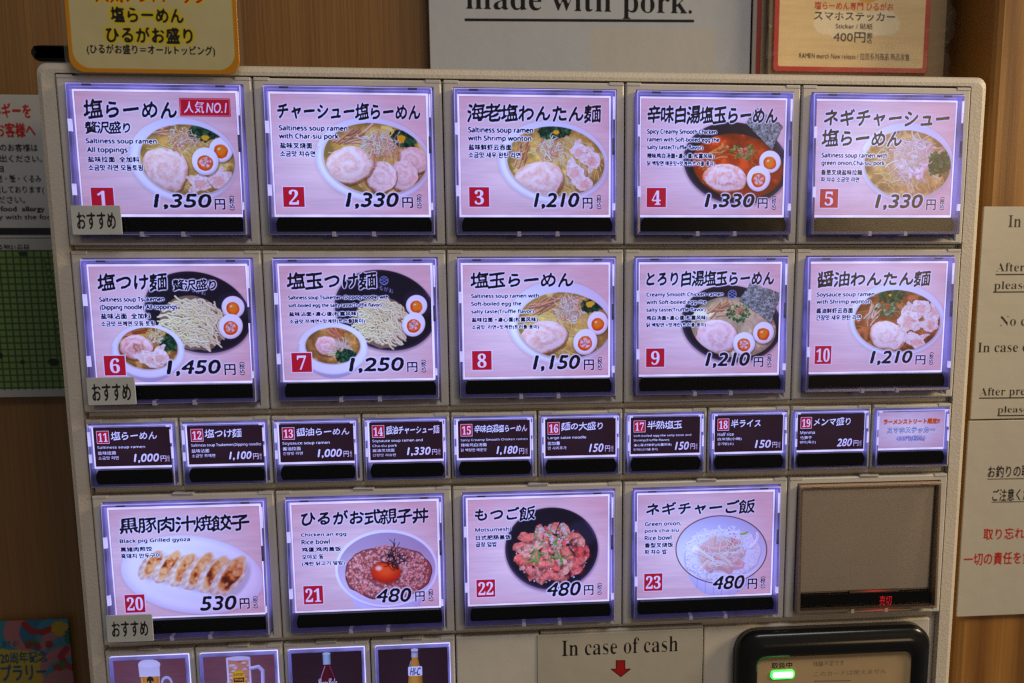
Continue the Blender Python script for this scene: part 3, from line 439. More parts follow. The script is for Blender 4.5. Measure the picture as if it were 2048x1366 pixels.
    if k == 22:
        A.ell(F[0][0]+4, F[0][1]+14, F[0][2], F[0][3], (196, 160, 190), op=.7, soft=14); bowl_black(A, F[0], F[0], None, .1, 3)
        m = F[1]; chunks(A, (m[0], m[1]+10, m[2]*.98, m[3]*.95), 3, 330, [(250, 244, 246), (236, 228, 236)], 4.2)
        r = np.random.default_rng(6)
        for q in range(60):
            a = r.random()*6.28; z = math.sqrt(r.random())*.88; x = m[0]+math.cos(a)*m[2]*z; y = m[1]+math.sin(a)*m[3]*z; sd = int(r.integers(999)); c = jit([(255, 126, 104), (250, 102, 86), (255, 154, 126)][q % 3], r, 6)
            A.ell(x, y+5, 32, 17, (90, 26, 26), a, wob=.2, seed=sd, op=.7, soft=6)
            A.ell(x, y, r.uniform(28, 50), r.uniform(15, 25), c, r.random()*3, wob=.2, seed=sd, tex=lambda lx, ly, rr, t, n, c=c, sd=sd: mixc(mixc(np.clip(c*1.1, 0, 255), c*.66, np.clip(rr*.9-.25+ly*.35+1.0*fbm(n, n, 7, sd), 0, 1)), (255, 214, 190), np.clip(fbm(n, n, 9, sd+1)*3-1.1, 0, .6)))
        for q in range(14): A.line(curl(r, m[0]+r.normal(0, 50), m[1]+r.normal(10, 36), 30, r.random()*6, 1.2), 3.2, (112, 160, 62), edge=.5)
        scallions(A, F[2], 8, 80, ((206, 224, 150), (240, 244, 212), (150, 190, 90), (250, 250, 236)))
        scallions(A, (m[0], m[1]+10, m[2]*.8, m[3]*.7), 9, 14, ((206, 224, 150), (120, 170, 70)))
    if k == 23:
        o = F[0]; A.ell(o[0]+4, o[1]+o[3]*.5, o[2]*.74, o[3]*.88, 0, 0, tex=lambda x, y, r, t, n: mixc(mixc((244, 240, 248), (190, 182, 216), np.clip(r*.9-.2, 0, 1)), (120, 140, 190), (np.abs(np.sin(x*13)) < .10)*.7))
        A.ell(*o, (96, 50, 46), .12); A.ell(o[0], o[1], o[2]*.98, o[3]*.975, 0, .12, tex=lambda x, y, r, t, n: mixc((246, 242, 248), (198, 190, 214), np.clip(.5-y*.6+r*.2-.2, 0, 1)))
        m = F[1]; A.ell(m[0], m[1]+4, m[2]*1.0, m[3]*.99, (176, 160, 176), wob=.07, op=.6, soft=7); A.ell(m[0], m[1], m[2]*.97, m[3]*.96, (240, 232, 234), wob=.08); chunks(A, m, 3, 480, [(252, 248, 250), (246, 240, 246), (238, 230, 236)], 6.0, .7)
        r = np.random.default_rng(9)
        pork(A, (m[0], m[1]+4, m[2]*.80, m[3]*.74), 30, 11, 10, 17, -.5)
        shreds(A, (m[0], m[1], m[2]*.66, m[3]*.7), 12, [(252, 240, 232), (250, 226, 196), (246, 220, 214)], 5, 2.6, .9, 2.2)
        for q in range(16): A.ell(m[0]+m[2]*.3+r.normal(0, 22), m[1]-m[3]*.35+r.normal(0, 30), 3.4, 2.2, (196, 70, 50), r.random()*3, op=.85, wob=.3, seed=q)
        A.line(curl(r, m[0]+m[2]*.5, m[1]-m[3]*.7, 30, .2, .5), 3.5, (170, 190, 70))
    A.clip = None
DK, HALO = (16, 10, 24), (252, 246, 246)
def paint_menu(k):
    A = Art(CW, CH, (244, 209, 198)); r = fbm(CH, CW, 26, k, 160)+.6*fbm(CH, CW, 5, k+50, 120)+.35*fbm(CH, CW, 2, k+80, 60)
    A.a *= (1+.055*r)[..., None]; A.a += np.array([0, -3, -6])*np.clip(fbm(CH, CW, 150, k+9), 0, 1)[..., None]
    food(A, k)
    for c in range(3): A.a[..., c] = blur(A.a[..., c], .95)
    for i, (t, x0, y0, x1, y1, s) in enumerate(TXT[k]): lay(A, t, x0*CW, y0*CH, x1*CW, y1*CH, s, DK, HALO, k*31+i)
    return A
def lay(A, t, x0, y0, x1, y1, s, fg, halo, seed):
    h = y1-y0; big = halo is not None; hw = 3.8 if big else 0
    if t == 'E': s = ''.join(chr(0x1D5BA+ord(c)-97) if 'a' <= c <= 'z' else chr(0x1D5A0+ord(c)-65) if 'A' <= c <= 'Z' else c for c in s)
    if t == 'T': text(A, s, x0, y0, x1, y1, fg, bold=.31 if big else .24, brush=.62, slant=.05, per=True, halo=halo, halo_w=hw, seed=seed)
    elif t == 'E': text(A, s, x0, y0, x1, y1, fg, dil=.062 if big else .038, halo=halo, halo_w=hw*.9)
    elif t == 'C': text(A, s, x0, y0, x1, y1, fg, dil=.058 if big else .034, halo=halo, halo_w=hw*.8)
    elif t == 'P': text(A, s, x0, y0, x1, y1, fg, bold=.33, brush=.8, slant=.22, halo=halo, halo_w=hw*1.2, seed=seed)
    elif t == 'Y': text(A, s, x0, y0, x1, y1, fg, bold=.2, brush=.6, halo=halo, halo_w=hw, seed=seed)
    elif t == 'Z':
        w = x1-x0; text(A, '税\n込', x0, y0+h*.15, x1, y1-h*.15, fg, dil=.014, halo=halo, halo_w=hw*.7)
        for yy, sg in ((y0+h*.10, -1), (y1-h*.10, 1)): A.line([(x0+w*(.08+.84*u), yy+sg*h*.08*math.sin(math.pi*u)) for u in np.linspace(0, 1, 7)], max(.7, h*.02), fg, shade=0, edge=0)
    elif t == 'N':
        b = .006*(CW if big else SW); A.rect(x0, y0, x1, y1, (250, 238, 240)); A.rect(x0+b, y0+b, x1-b, y1-b, (206, 20, 40))
        w, hh = x1-x0, y1-y0; n = len(s); gw = .21 if n == 1 else .37
        text(A, ''.join(chr(0x1D7CE+int(c)) for c in s), x0+w*(.5-gw), y0+hh*.17, x0+w*(.5+gw), y1-hh*.15, (255, 246, 248), bold=.12)
    elif t == 'B':
        w = x1-x0; A.rect(x0, y0, x1, y1, (206, 20, 40), rad=4); A.rect(x0+3, y0+3, x1-3, y1-3, (255, 220, 224), rad=3); A.rect(x0+4.2, y0+4.2, x1-4.2, y1-4.2, (206, 20, 40), rad=2)
        text(A, '人気', x0+w*.08, y0+h*.16, x0+w*.50, y1-h*.17, (255, 246, 248), bold=.14, brush=.8, slant=.12); text(A, 'NO.1', x0+w*.52, y0+h*.24, x0+w*.93, y1-h*.2, (255, 246, 248), bold=.2, brush=.8, slant=.15)
    elif t == 'O': text(A, s, x0, y0, x1, y1, (255, 120, 10), bold=.20, brush=.6, slant=.1, outline=(200, 30, 10), ow=1.5)
    elif t == 'W': text(A, s, x0, y0, x1, y1, (250, 248, 252), bold=.12, brush=.6, slant=.1, outline=(14, 18, 70), ow=2.1)
    elif t == 'V': text(A, s, x0, y0, x1, y1, (236, 226, 246), bold=.05, slant=.12, outline=(36, 28, 90), ow=1.9)
SW, SH = 420, 200
def paint_small(k):
    A = Art(SW, SH, (50, 24, 30) if k < 24 else (236, 208, 200)); A.a *= (1+.05*fbm(SH, SW, 6, k, 40))[..., None]
    for i, (t, x0, y0, x1, y1, s) in enumerate(TXT[k]): lay(A, t, x0*SW, y0*SH, x1*SW, y1*SH, s, (250, 244, 250), None, k*31+i)
    return A
# ---------------------------------------------------------------- materials ----
def srgb(c): return tuple(((x/255+.055)/1.055)**2.4 if x > 10 else x/255/12.92 for x in c)
def mat(name, base=(.5, .5, .5), rough=.5, emit=None, es=0, metal=0, spec=.5, alpha=1, trans=0, coat=0):
    m = bpy.data.materials.new(name); m.use_nodes = True; b = m.node_tree.nodes['Principled BSDF']
    b.inputs['Base Color'].default_value = (*base, 1); b.inputs['Roughness'].default_value = rough; b.inputs['Metallic'].default_value = metal
    b.inputs['Specular IOR Level'].default_value = spec; b.inputs['Alpha'].default_value = alpha; b.inputs['Transmission Weight'].default_value = trans
    b.inputs['Coat Weight'].default_value = coat
    if emit: b.inputs['Emission Color'].default_value = (*emit, 1); b.inputs['Emission Strength'].default_value = es
    return m
def nd(m, t, **k):
    n = m.node_tree.nodes.new(t)
    for a, b in k.items():
        if a.startswith('i_'): n.inputs[a[2:].replace('_', ' ')].default_value = b
        else: setattr(n, a, b)
    return n
def lk(m, a, b): m.node_tree.links.new(a, b)
def bs(m): return m.node_tree.nodes['Principled BSDF']
def ramp(m, src, stops):
    r = nd(m, 'ShaderNodeValToRGB'); e = r.color_ramp.elements
    while len(e) < len(stops): e.new(.5)
    for x, (p, c) in zip(e, stops): x.position = p; x.color = (*c, 1)
    lk(m, src, r.inputs[0]); return r.outputs[0]
def coords(m, scale):
    t = nd(m, 'ShaderNodeTexCoord'); p = nd(m, 'ShaderNodeMapping'); p.inputs['Scale'].default_value = scale; lk(m, t.outputs['Object'], p.inputs[0]); return p.outputs[0]
def bump(m, src, dist, strength=1.0):
    b = nd(m, 'ShaderNodeBump'); b.inputs['Strength'].default_value = strength; b.inputs['Distance'].default_value = dist
    lk(m, src, b.inputs['Height']); lk(m, b.outputs[0], bs(m).inputs['Normal'])
def plastic(name, base, rough, grain=None, gd=.00025, dirt=.06):
    m = mat(name, base, rough); c = coords(m, (1, 1, 1)); n = nd(m, 'ShaderNodeTexNoise', i_Scale=38.0, i_Detail=6.0, i_Roughness=.65); lk(m, c, n.inputs[0])
    d = tuple(x*(1-dirt*2.2) for x in base); col = ramp(m, n.outputs[0], [(.30, d), (.62, base)])
    sp = nd(m, 'ShaderNodeTexNoise', i_Scale=420.0, i_Detail=2.0); lk(m, c, sp.inputs[0]); k = ramp(m, sp.outputs[0], [(.18, (.35, .28, .2)), (.235, (1, 1, 1))])
    x = nd(m, 'ShaderNodeMix', data_type='RGBA', blend_type='MULTIPLY'); x.inputs[0].default_value = .8; lk(m, col, x.inputs[6]); lk(m, k, x.inputs[7]); lk(m, x.outputs[2], bs(m).inputs['Base Color'])
    rr = nd(m, 'ShaderNodeMapRange'); rr.inputs[3].default_value = rough-.08; rr.inputs[4].default_value = rough+.12; lk(m, n.outputs[0], rr.inputs[0]); lk(m, rr.outputs[0], bs(m).inputs['Roughness'])
    if grain:
        g = nd(m, 'ShaderNodeTexVoronoi', i_Scale=grain, feature='SMOOTH_F1'); g2 = nd(m, 'ShaderNodeTexNoise', i_Scale=grain*.8, i_Detail=3.0)
        lk(m, c, g2.inputs[0]); lk(m, c, g.inputs[0]); a = nd(m, 'ShaderNodeMath', operation='ADD'); lk(m, g.outputs[0], a.inputs[0]); lk(m, g2.outputs[0], a.inputs[1]); bump(m, a.outputs[0], gd)
    else:
        g2 = nd(m, 'ShaderNodeTexNoise', i_Scale=700.0, i_Detail=2.0); lk(m, c, g2.inputs[0]); bump(m, g2.outputs[0], .00003)
    return m
CREAM = plastic('cream_leather_grain', (.56, .50, .42), .48, 1100, .00010, .04)
BEZ = plastic('cream_plastic', (.56, .53, .485), .33)
PLATE = plastic('cream_plate', (.57, .52, .45), .42)
DARKGAP = mat('dark_gap', (.02, .016, .012), .8)
BLACK = mat('black_gloss', (.003, .0025, .003), .25, spec=.12)
BLACKM = mat('black_plastic', (.006, .006, .006), .2, spec=.35)
def violet(name, base, emit, lo, hi, rough=.22, scale=(60, 60, 60), fade=0):
    m = mat(name, base, rough); c = coords(m, scale); n = nd(m, 'ShaderNodeTexNoise', i_Scale=1.0, i_Detail=2.0); lk(m, c, n.inputs[0])
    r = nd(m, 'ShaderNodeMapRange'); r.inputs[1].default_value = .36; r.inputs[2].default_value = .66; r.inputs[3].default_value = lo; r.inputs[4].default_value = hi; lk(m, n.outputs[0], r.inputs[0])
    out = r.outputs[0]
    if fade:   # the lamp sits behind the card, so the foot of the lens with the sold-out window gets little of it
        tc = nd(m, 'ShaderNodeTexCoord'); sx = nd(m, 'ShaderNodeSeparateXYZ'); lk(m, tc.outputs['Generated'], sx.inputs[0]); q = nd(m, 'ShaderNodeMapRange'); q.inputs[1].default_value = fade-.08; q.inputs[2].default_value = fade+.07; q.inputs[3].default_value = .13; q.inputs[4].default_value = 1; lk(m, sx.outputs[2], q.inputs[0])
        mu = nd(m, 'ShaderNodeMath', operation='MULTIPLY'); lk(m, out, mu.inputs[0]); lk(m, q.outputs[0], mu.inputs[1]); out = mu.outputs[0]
    bs(m).inputs['Emission Color'].default_value = (*emit, 1); lk(m, out, bs(m).inputs['Emission Strength']); return m
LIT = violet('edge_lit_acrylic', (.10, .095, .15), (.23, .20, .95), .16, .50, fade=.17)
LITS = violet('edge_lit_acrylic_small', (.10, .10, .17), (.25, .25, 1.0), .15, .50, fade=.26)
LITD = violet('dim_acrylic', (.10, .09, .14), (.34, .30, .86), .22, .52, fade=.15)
BACK = violet('backlight', (.5, .5, .6), (.58, .54, 1.0), .85, 1.25, .4)
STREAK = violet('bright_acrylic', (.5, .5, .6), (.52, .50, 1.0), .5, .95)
EDGE = violet('bright_edge', (.3, .3, .4), (.42, .38, 1.0), .25, .85, scale=(45, 45, 45), fade=.2)
OFFP = mat('unlit_acrylic', (.40, .30, .22), .2); OFFC = plastic('frosted_panel', (.80, .71, .60), .3, None, dirt=.03)
SLOT = mat('dark_slot', (.05, .05, .12), .4, (.2, .2, .6), .08)
m = bpy.data.materials.new('clear_pane'); m.use_nodes = True; t_ = m.node_tree; t_.nodes.remove(bs(m)); o_ = t_.nodes['Material Output']
f_ = nd(m, 'ShaderNodeFresnel', i_IOR=1.38); g_ = nd(m, 'ShaderNodeBsdfGlossy', i_Roughness=.19); tr_ = nd(m, 'ShaderNodeBsdfTransparent'); x_ = nd(m, 'ShaderNodeMixShader')
lk(m, f_.outputs[0], x_.inputs[0]); lk(m, tr_.outputs[0], x_.inputs[1]); lk(m, g_.outputs[0], x_.inputs[2]); lk(m, x_.outputs[0], o_.inputs[0])
n_ = nd(m, 'ShaderNodeTexNoise', i_Scale=55.0); b_ = nd(m, 'ShaderNodeBump'); b_.inputs['Distance'].default_value = .0002; lk(m, coords(m, (1, 1, 1)), n_.inputs[0]); lk(m, n_.outputs[0], b_.inputs['Height']); lk(m, b_.outputs[0], g_.inputs['Normal']); PANE = m
def print_mat(name, A, backlit=0.0, rough=.45, base=1.0, hot=(.45, .52), coat=0):
    im = bpy.data.images.new(name, A.w, A.h); px = np.ones((A.h, A.w, 4), np.float32); px[..., :3] = np.clip(A.a/255, 0, 1)[::-1]
    im.pixels.foreach_set(px.ravel()); im.update(); im.pack()
    m = mat(name, (.5, .5, .5), rough, coat=coat); t = nd(m, 'ShaderNodeTexImage'); t.image = im; t.extension = 'EXTEND'; b = bs(m)
    if backlit:
        x = nd(m, 'ShaderNodeMix', data_type='RGBA', blend_type='MULTIPLY'); x.inputs[0].default_value = 1
        lk(m, t.outputs[0], x.inputs[6]); lk(m, x.outputs[2], b.inputs['Emission Color'])
        # the lamp behind the card is strongest behind its middle
        uv = nd(m, 'ShaderNodeTexCoord'); d = nd(m, 'ShaderNodeVectorMath', operation='DISTANCE'); d.inputs[1].default_value = (*hot, 0); lk(m, uv.outputs['UV'], d.inputs[0])
        lc = ramp(m, d.outputs['Value'], [(.03, (.41, .50, .98)), (.36, (.33, .365, .80)), (.66, (.305, .255, .56))]); lk(m, lc, x.inputs[7]); b.inputs['Emission Strength'].default_value = 1.6*backlit
        y = nd(m, 'ShaderNodeMix', data_type='RGBA', blend_type='MULTIPLY'); y.inputs[0].default_value = 1; y.inputs[7].default_value = (.12, .12, .12, 1); lk(m, t.outputs[0], y.inputs[6]); lk(m, y.outputs[2], b.inputs['Base Color'])
    else:
        y = nd(m, 'ShaderNodeMix', data_type='RGBA', blend_type='MULTIPLY'); y.inputs[0].default_value = 1; y.inputs[7].default_value = (base, base, base, 1); lk(m, t.outputs[0], y.inputs[6]); lk(m, y.outputs[2], b.inputs['Base Color'])
        n = nd(m, 'ShaderNodeTexNoise', i_Scale=28.0, i_Detail=3.0); lk(m, coords(m, (1, 1, 1)), n.inputs[0]); bump(m, n.outputs[0], .0009)
    return m

# ---------------------------------------------------------------- geometry ----
def link(name, bm_or_me, m, parent=None, loc=(0, 0, 0)):
    if isinstance(bm_or_me, bmesh.types.BMesh):
        me = bpy.data.meshes.new(name); bmesh.ops.recalc_face_normals(bm_or_me, faces=bm_or_me.faces); bm_or_me.to_mesh(me); bm_or_me.free()
        if m: me.materials.append(m)
    else: me = bm_or_me
    o = bpy.data.objects.new(name, me); COL.objects.link(o); o.location = loc
    if parent: o.parent = parent
    return o
def tag(o, label=None, cat=None, group=None, kind=None):
    for k, v in (('label', label), ('category', cat), ('group', group), ('kind', kind)):
        if v: o[k] = v
    return o
def thing(name, label, cat, loc=(0, 0, 0), group=None):
    o = bpy.data.objects.new(name, None); o.empty_display_size = .02; COL.objects.link(o); o.location = loc; return tag(o, label, cat, group)
def rr(x0, x1, z0, z1, r, Y, n=3, Yb=None):
    """rounded rectangle loop, z0 top, z1 bottom; Y at the top edge, Yb at the bottom edge"""
    Yb = Y if Yb is None else Yb; P = []; r = max(r, 1e-6)
    for cx, cz, a0 in ((x1-r, z0-r, math.pi/2), (x1-r, z1+r, 0), (x0+r, z1+r, -math.pi/2), (x0+r, z0-r, -math.pi)):
        for i in range(n+1):
            a = a0-math.pi/2*i/n; x = cx+math.cos(a)*r; z = cz+math.sin(a)*r
            P.append((x, Y+(Yb-Y)*(z0-z)/(z0-z1), z))
    return P
def loft(loops, cap0=False, cap1=False, bm=None):
    bm = bm or bmesh.new(); V = [[bm.verts.new(p) for p in L] for L in loops]
    for a, b in zip(V, V[1:]):
        for i in range(len(a)): bm.faces.new((a[i], a[(i+1) % len(a)], b[(i+1) % len(a)], b[i]))
    if cap0: bm.faces.new(V[0])
    if cap1: bm.faces.new(V[-1])
    return bm
def box(bm, x0, x1, y0, y1, z0, z1):
    v = [bm.verts.new((x, y, z)) for x in (x0, x1) for y in (y0, y1) for z in (z0, z1)]
    for f in ((0, 1, 3, 2), (4, 6, 7, 5), (0, 4, 5, 1), (2, 3, 7, 6), (0, 2, 6, 4), (1, 5, 7, 3)): bm.faces.new([v[i] for i in f])
    return bm
def slab(x0, x1, z0, z1, r, yf, yb, b=.0005, bm=None, n=3, dy=0):
    """solid plate, front at yf (plus dy at the bottom), rounded corners and a bevelled front edge"""
    return loft([rr(x0, x1, z0, z1, r, yb, n), rr(x0, x1, z0, z1, r, yf+b, n, yf+b+dy), rr(x0+b*.3, x1-b*.3, z0-b*.3, z1+b*.3, r, yf+b*.3, n, yf+b*.3+dy), rr(x0+b, x1-b, z0-b, z1+b, r, yf, n, yf+dy)], True, True, bm)
def quad(name, x0, x1, z0, z1, Y, m, parent, Yb=None):
    me = bpy.data.meshes.new(name); Yb = Y if Yb is None else Yb
    me.from_pydata([(x0, Yb, z1), (x1, Yb, z1), (x1, Y, z0), (x0, Y, z0)], [], [(0, 1, 2, 3)]); u = me.uv_layers.new(name='UVMap')
    for i, c in enumerate(((0, 0), (1, 0), (1, 1), (0, 1))): u.data[i].uv = c
    me.materials.append(m); o = bpy.data.objects.new(name, me); COL.objects.link(o); o.parent = parent; return o
def face_up(o, m, inset=0):
    """give a slab's front its print: uv from x and z over the object's own extent"""
    me = o.data; xs = [v.co.x for v in me.vertices]; zs = [v.co.z for v in me.vertices]; a, b, c, d = min(xs), max(xs), min(zs), max(zs)
    u = me.uv_layers.new(name='UVMap')
    for l in me.loops: p = me.vertices[l.vertex_index].co; u.data[l.index].uv = ((p.x-a)/(b-a), (p.z-c)/(d-c))
    me.materials.clear(); me.materials.append(m)

P_ = .07
ZR = {1: (0, -.06163), 2: (-.06379, -.12537), 3: (-.12815, -.15543), 4: (-.15853, -.22059), 5: (-.22286, -.25014)}
machine = thing('ticket_machine', 'cream meal ticket vending machine with rows of backlit food picture buttons', 'ticket machine', (0, 0, -.33))
machine_parts = []
def part(o): o.parent = machine; o.location = (o.location.x, o.location.y, o.location.z+.33); return o
# housing: a leather-grained front frame round a recessed field, and the body behind it
hx, hz = .1825, .0047; ix, iz = .1752, .0008
bm = loft([rr(-hx, hx, hz, -.40, .0035, .085, 4), rr(-hx, hx, hz, -.40, .0035, .0035, 4), rr(-hx+.0008, hx-.0008, hz-.0008, -.3992, .0033, .0016, 4), rr(-hx+.0026, hx-.0026, hz-.0026, -.3974, .003, .0006, 4),
           rr(-ix, ix, iz, -.395, .0006, .0006, 4), rr(-ix, ix, iz, -.395, .0006, .0052, 4)], True, False)
part(link('housing', bm, CREAM)); bpy.context.view_layer.update()
part(link('front_plate', slab(-ix+.0001, ix-.0001, iz-.0001, -.3945, .0004, .0042, .008, .0003), PLATE))
# horizontal rails seen in the gaps between the rows
for a, b in ((-.06163, -.06379), (-.12537, -.12815), (-.15543, -.15853), (-.22059, -.22286)):
    part(link('rail', slab(-ix+.0012, ix-.0022, a-.0003, b+.0008, .0002, .0022, .0041, .0004), PLATE))

def bezel(x0, x1, z0, z1, o, blank=False):
    """cream surround of one button: o = opening (x0, x1, z0, z1)"""
    g = .00022; x0 += g; x1 -= g
    if blank: return part(link('blank_cover', slab(x0, x1, z0, z1, .0005, .0, .0041, .0006), BEZ))
    zb = z1+.0010
    bm = loft([rr(x0, x1, z0, z1, .0006, .0041), rr(x0, x1, z0, z1, .0006, .0009), rr(x0+.00018, x1-.00018, z0-.00018, z1+.00018, .0006, .00035), rr(x0+.0007, x1-.0007, z0-.0007, z1+.0007, .0005, 0),
               rr(o[0]-.0004, o[1]+.0004, o[2]+.0004, zb, .0004, 0), rr(o[0], o[1], o[2], zb+.0004, .0003, .0005), rr(o[0], o[1], o[2], zb+.0004, .0003, .0041)])
    # sloping sill under the lens, flush steps at its ends
    y0, y1 = .0036, .0006; a = [bm.verts.new(p) for p in ((o[0], y0, o[3]-.0001), (o[1], y0, o[3]-.0001), (o[1], y1, zb+.0004), (o[0], y1, zb+.0004))]; bm.faces.new(a)
    if z0-z1 > .05 and z0 < -.15:
        c = (x0+x1)/2; slab(c-.0042, c+.0042, z0+.0006, z0-.0006, .0003, -.0004, .002, .0004, bm)
    for s in (x0+.0004, x1-.0060): slab(s, s+.0056, z0+.00012, z0-.0011, .0002, -.00022, .002, .0002, bm)   # moulding steps at the top corners
    return part(link('button_bezel', bm, BEZ))
_mesh = {}
def shared(key, make):
    if key not in _mesh: _mesh[key] = make()
    return _mesh[key]
def sub(name, me, parent): o = bpy.data.objects.new(name, me); COL.objects.link(o); o.parent = parent; return o
def mk(bm, name, m):
    me = bpy.data.meshes.new(name); bmesh.ops.recalc_face_normals(bm, faces=bm.faces); bm.to_mesh(me); bm.free(); me.materials.append(m); return me
def strip_mesh(x0, x1, z0, z1, yf, yb):
    """dark sold-out window with bulging ends"""
    P = []; h = (z0-z1)/2; c = (z0+z1)/2; n = 7; bul = .0011*min(1, h/.003)
    def loop(i, y): 
        L = []
        for k in range(n+1): t = -1+2*k/n; L.append((x1-i-bul*t*t*1.0, y, c-(h-i)*t*-1))
        for k in range(n+1): t = 1-2*k/n; L.append((x0+i+bul*t*t*1.0, y, c+(h-i)*t))
        return L
    return loft([loop(0, yb), loop(0, yf+.0002), loop(.0003, yf)], True, True)
def button(kind, col, row, label, card, lit=True):
    W = P_ if kind == 'big' else P_/2; z0, z1 = ZR[row]; H = z0-z1; X = (col-2.5)*P_
    if kind == 'big': L = (.0640, .9455, .050, .937); C = (.0905, .911, .092, .812); S = (.092, .928, .829, .941)
    elif kind == 'small': L = (.045, .945, .078, .965); C = (.088, .912, .118, .682); S = (.088, .92, .73, .952)
    else: L = (.068, .93, .10, 1.9); C = (.086, .912, .125, 1.88); S = None
    fx = lambda u: X+u*W
    fz = lambda v: z0-v*H
    lx0, lx1, lz0, lz1 = fx(L[0]), fx(L[1]), fz(L[2]), fz(L[3]); cx0, cx1, cz0, cz1 = fx(C[0]), fx(C[1]), fz(C[2]), fz(C[3])
    bezel(fx(0), fx(1), z0, z1 if kind != 'drink' else z0-2.0*H, (lx0-.0003, lx1+.0003, lz0+.0003, lz1-.0003))
    # everything below is laid out from the lens' own corner so that alike buttons share meshes
    ox, oz = lx0, lz0; q = lambda x: x-ox
    r_ = lambda z: z-oz
    w, h = lx1-lx0, lz0-lz1; yt, yb = (-.0022, -.0046) if kind == 'big' else (-.0016, -.0024); t = .0011 if kind == 'big' else .0008
    key = (kind, round(w, 5), round(h, 5), lit)
    fr_ = None
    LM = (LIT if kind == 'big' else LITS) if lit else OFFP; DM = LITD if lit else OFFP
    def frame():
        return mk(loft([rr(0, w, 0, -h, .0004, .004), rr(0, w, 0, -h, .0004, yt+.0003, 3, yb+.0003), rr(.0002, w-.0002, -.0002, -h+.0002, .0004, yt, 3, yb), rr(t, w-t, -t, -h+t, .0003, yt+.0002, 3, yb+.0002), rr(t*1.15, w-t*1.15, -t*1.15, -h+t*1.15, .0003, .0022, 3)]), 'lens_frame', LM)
    def edge():
        return mk(loft([rr(-.00005, w+.00005, .00005, -h-.00005, .0004, yt+.0004, 3, yb+.0004), rr(.0002, w-.0002, -.0002, -h+.0002, .0004, yt-.00006, 3, yb-.00006), rr(.00028, w-.00028, -.00028, -h+.00028, .0004, yt-.00004, 3, yb-.00004)]), 'lens_edge', EDGE)
    b = sub('menu_button', shared(('f',)+key, frame), None); b.location = (ox, 0, oz); part(b); b['label'] = label
    if lit and kind != 'drink': sub('lens_edge', shared(('e',)+key, edge), b)
    sub('backlight_panel', shared(('b',)+key, lambda: mk(slab(q(cx0)-.00075, q(cx1)+.00075, r_(cz0)+.0008, r_(cz1)-.0009, .0002, .0003, .0020, .0001), 'backlight_panel', BACK if lit else OFFP)), b)
    # side walls of the lens, seen through the pane: a translucent tray round the lit panel
    sub('lens_tray', shared(('t',)+key, lambda: mk(loft([rr(t*1.15, w-t*1.15, -t*1.15, -h+t*1.15, .0003, .0019), rr(q(cx0)-.0008, q(cx1)+.0008, r_(cz0)+.0009, r_(cz1)-.0010, .0002, .0012)]), 'lens_tray', DM)), b)
    if lit:
        c = quad('menu_card', q(cx0), q(cx1), r_(cz0), r_(cz1), .00005, card, b)
    else:
        c = sub('menu_card', mk(slab(q(cx0), q(cx1), r_(cz0), r_(cz1), .0003, -.0001, .00028, .0001), 'menu_card', OFFC), b)
    if S:
        sx0, sx1, sz0, sz1 = fx(S[0]), fx(S[1]), fz(S[2]), fz(S[3])
        sub('sold_out_window', shared(('s',)+key, lambda: mk(strip_mesh(q(sx0), q(sx1), r_(sz0), r_(sz1), -.0016 if kind == 'big' else -.001, .001), 'sold_out_window', BLACK)), b)
    if kind == 'big':
        hm = shared(('h', lit), lambda: mk(slab(0, .0034, 0, -.00075, .0001, yt-.0002, yt+.001, .0001), 'hinge_slot', SLOT if lit else OFFP))
        for x in (.12, .885): o = sub('hinge_slot', hm, b); o.location = (x*w-.0017, 0, -.00022)
        cm = shared(('c', lit), lambda: mk(slab(0, .0016, 0, -.0019, .0002, yb-.0003, .001, .0002), 'lip_clip', STREAKD if lit else OFFP))
        for x in (.375, .615): o = sub('lip_clip', cm, b); o.location = (x*w, 0, -h+.0012)
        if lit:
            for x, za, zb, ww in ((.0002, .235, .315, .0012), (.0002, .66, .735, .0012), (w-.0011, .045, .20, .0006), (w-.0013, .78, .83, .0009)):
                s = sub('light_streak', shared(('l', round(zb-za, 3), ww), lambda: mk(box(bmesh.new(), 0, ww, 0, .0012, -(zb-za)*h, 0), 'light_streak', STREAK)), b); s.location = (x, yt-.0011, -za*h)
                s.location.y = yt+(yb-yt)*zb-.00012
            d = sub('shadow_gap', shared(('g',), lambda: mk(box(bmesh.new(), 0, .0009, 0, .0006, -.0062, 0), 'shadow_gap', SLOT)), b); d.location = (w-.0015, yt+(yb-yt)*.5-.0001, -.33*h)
    elif kind == 'small' and lit:
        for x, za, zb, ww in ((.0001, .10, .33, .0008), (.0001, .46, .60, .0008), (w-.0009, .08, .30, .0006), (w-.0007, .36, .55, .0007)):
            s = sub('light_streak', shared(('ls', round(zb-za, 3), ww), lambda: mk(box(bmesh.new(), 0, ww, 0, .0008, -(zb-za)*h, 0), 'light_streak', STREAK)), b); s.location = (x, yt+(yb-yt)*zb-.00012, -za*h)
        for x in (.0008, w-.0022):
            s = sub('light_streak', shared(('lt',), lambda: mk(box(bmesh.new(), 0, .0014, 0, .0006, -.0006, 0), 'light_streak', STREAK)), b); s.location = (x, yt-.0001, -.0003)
    e = .0003
    quad('clear_cover', e, w-e, -e, -h+e, yt-.0003 if kind != 'drink' else yt-.0002, PANE, b, (yb-.0003) if kind != 'drink' else yb-.0002)
    return b
STREAKD = violet('clip_acrylic', (.24, .22, .28), (.40, .33, .62), .05, .10)
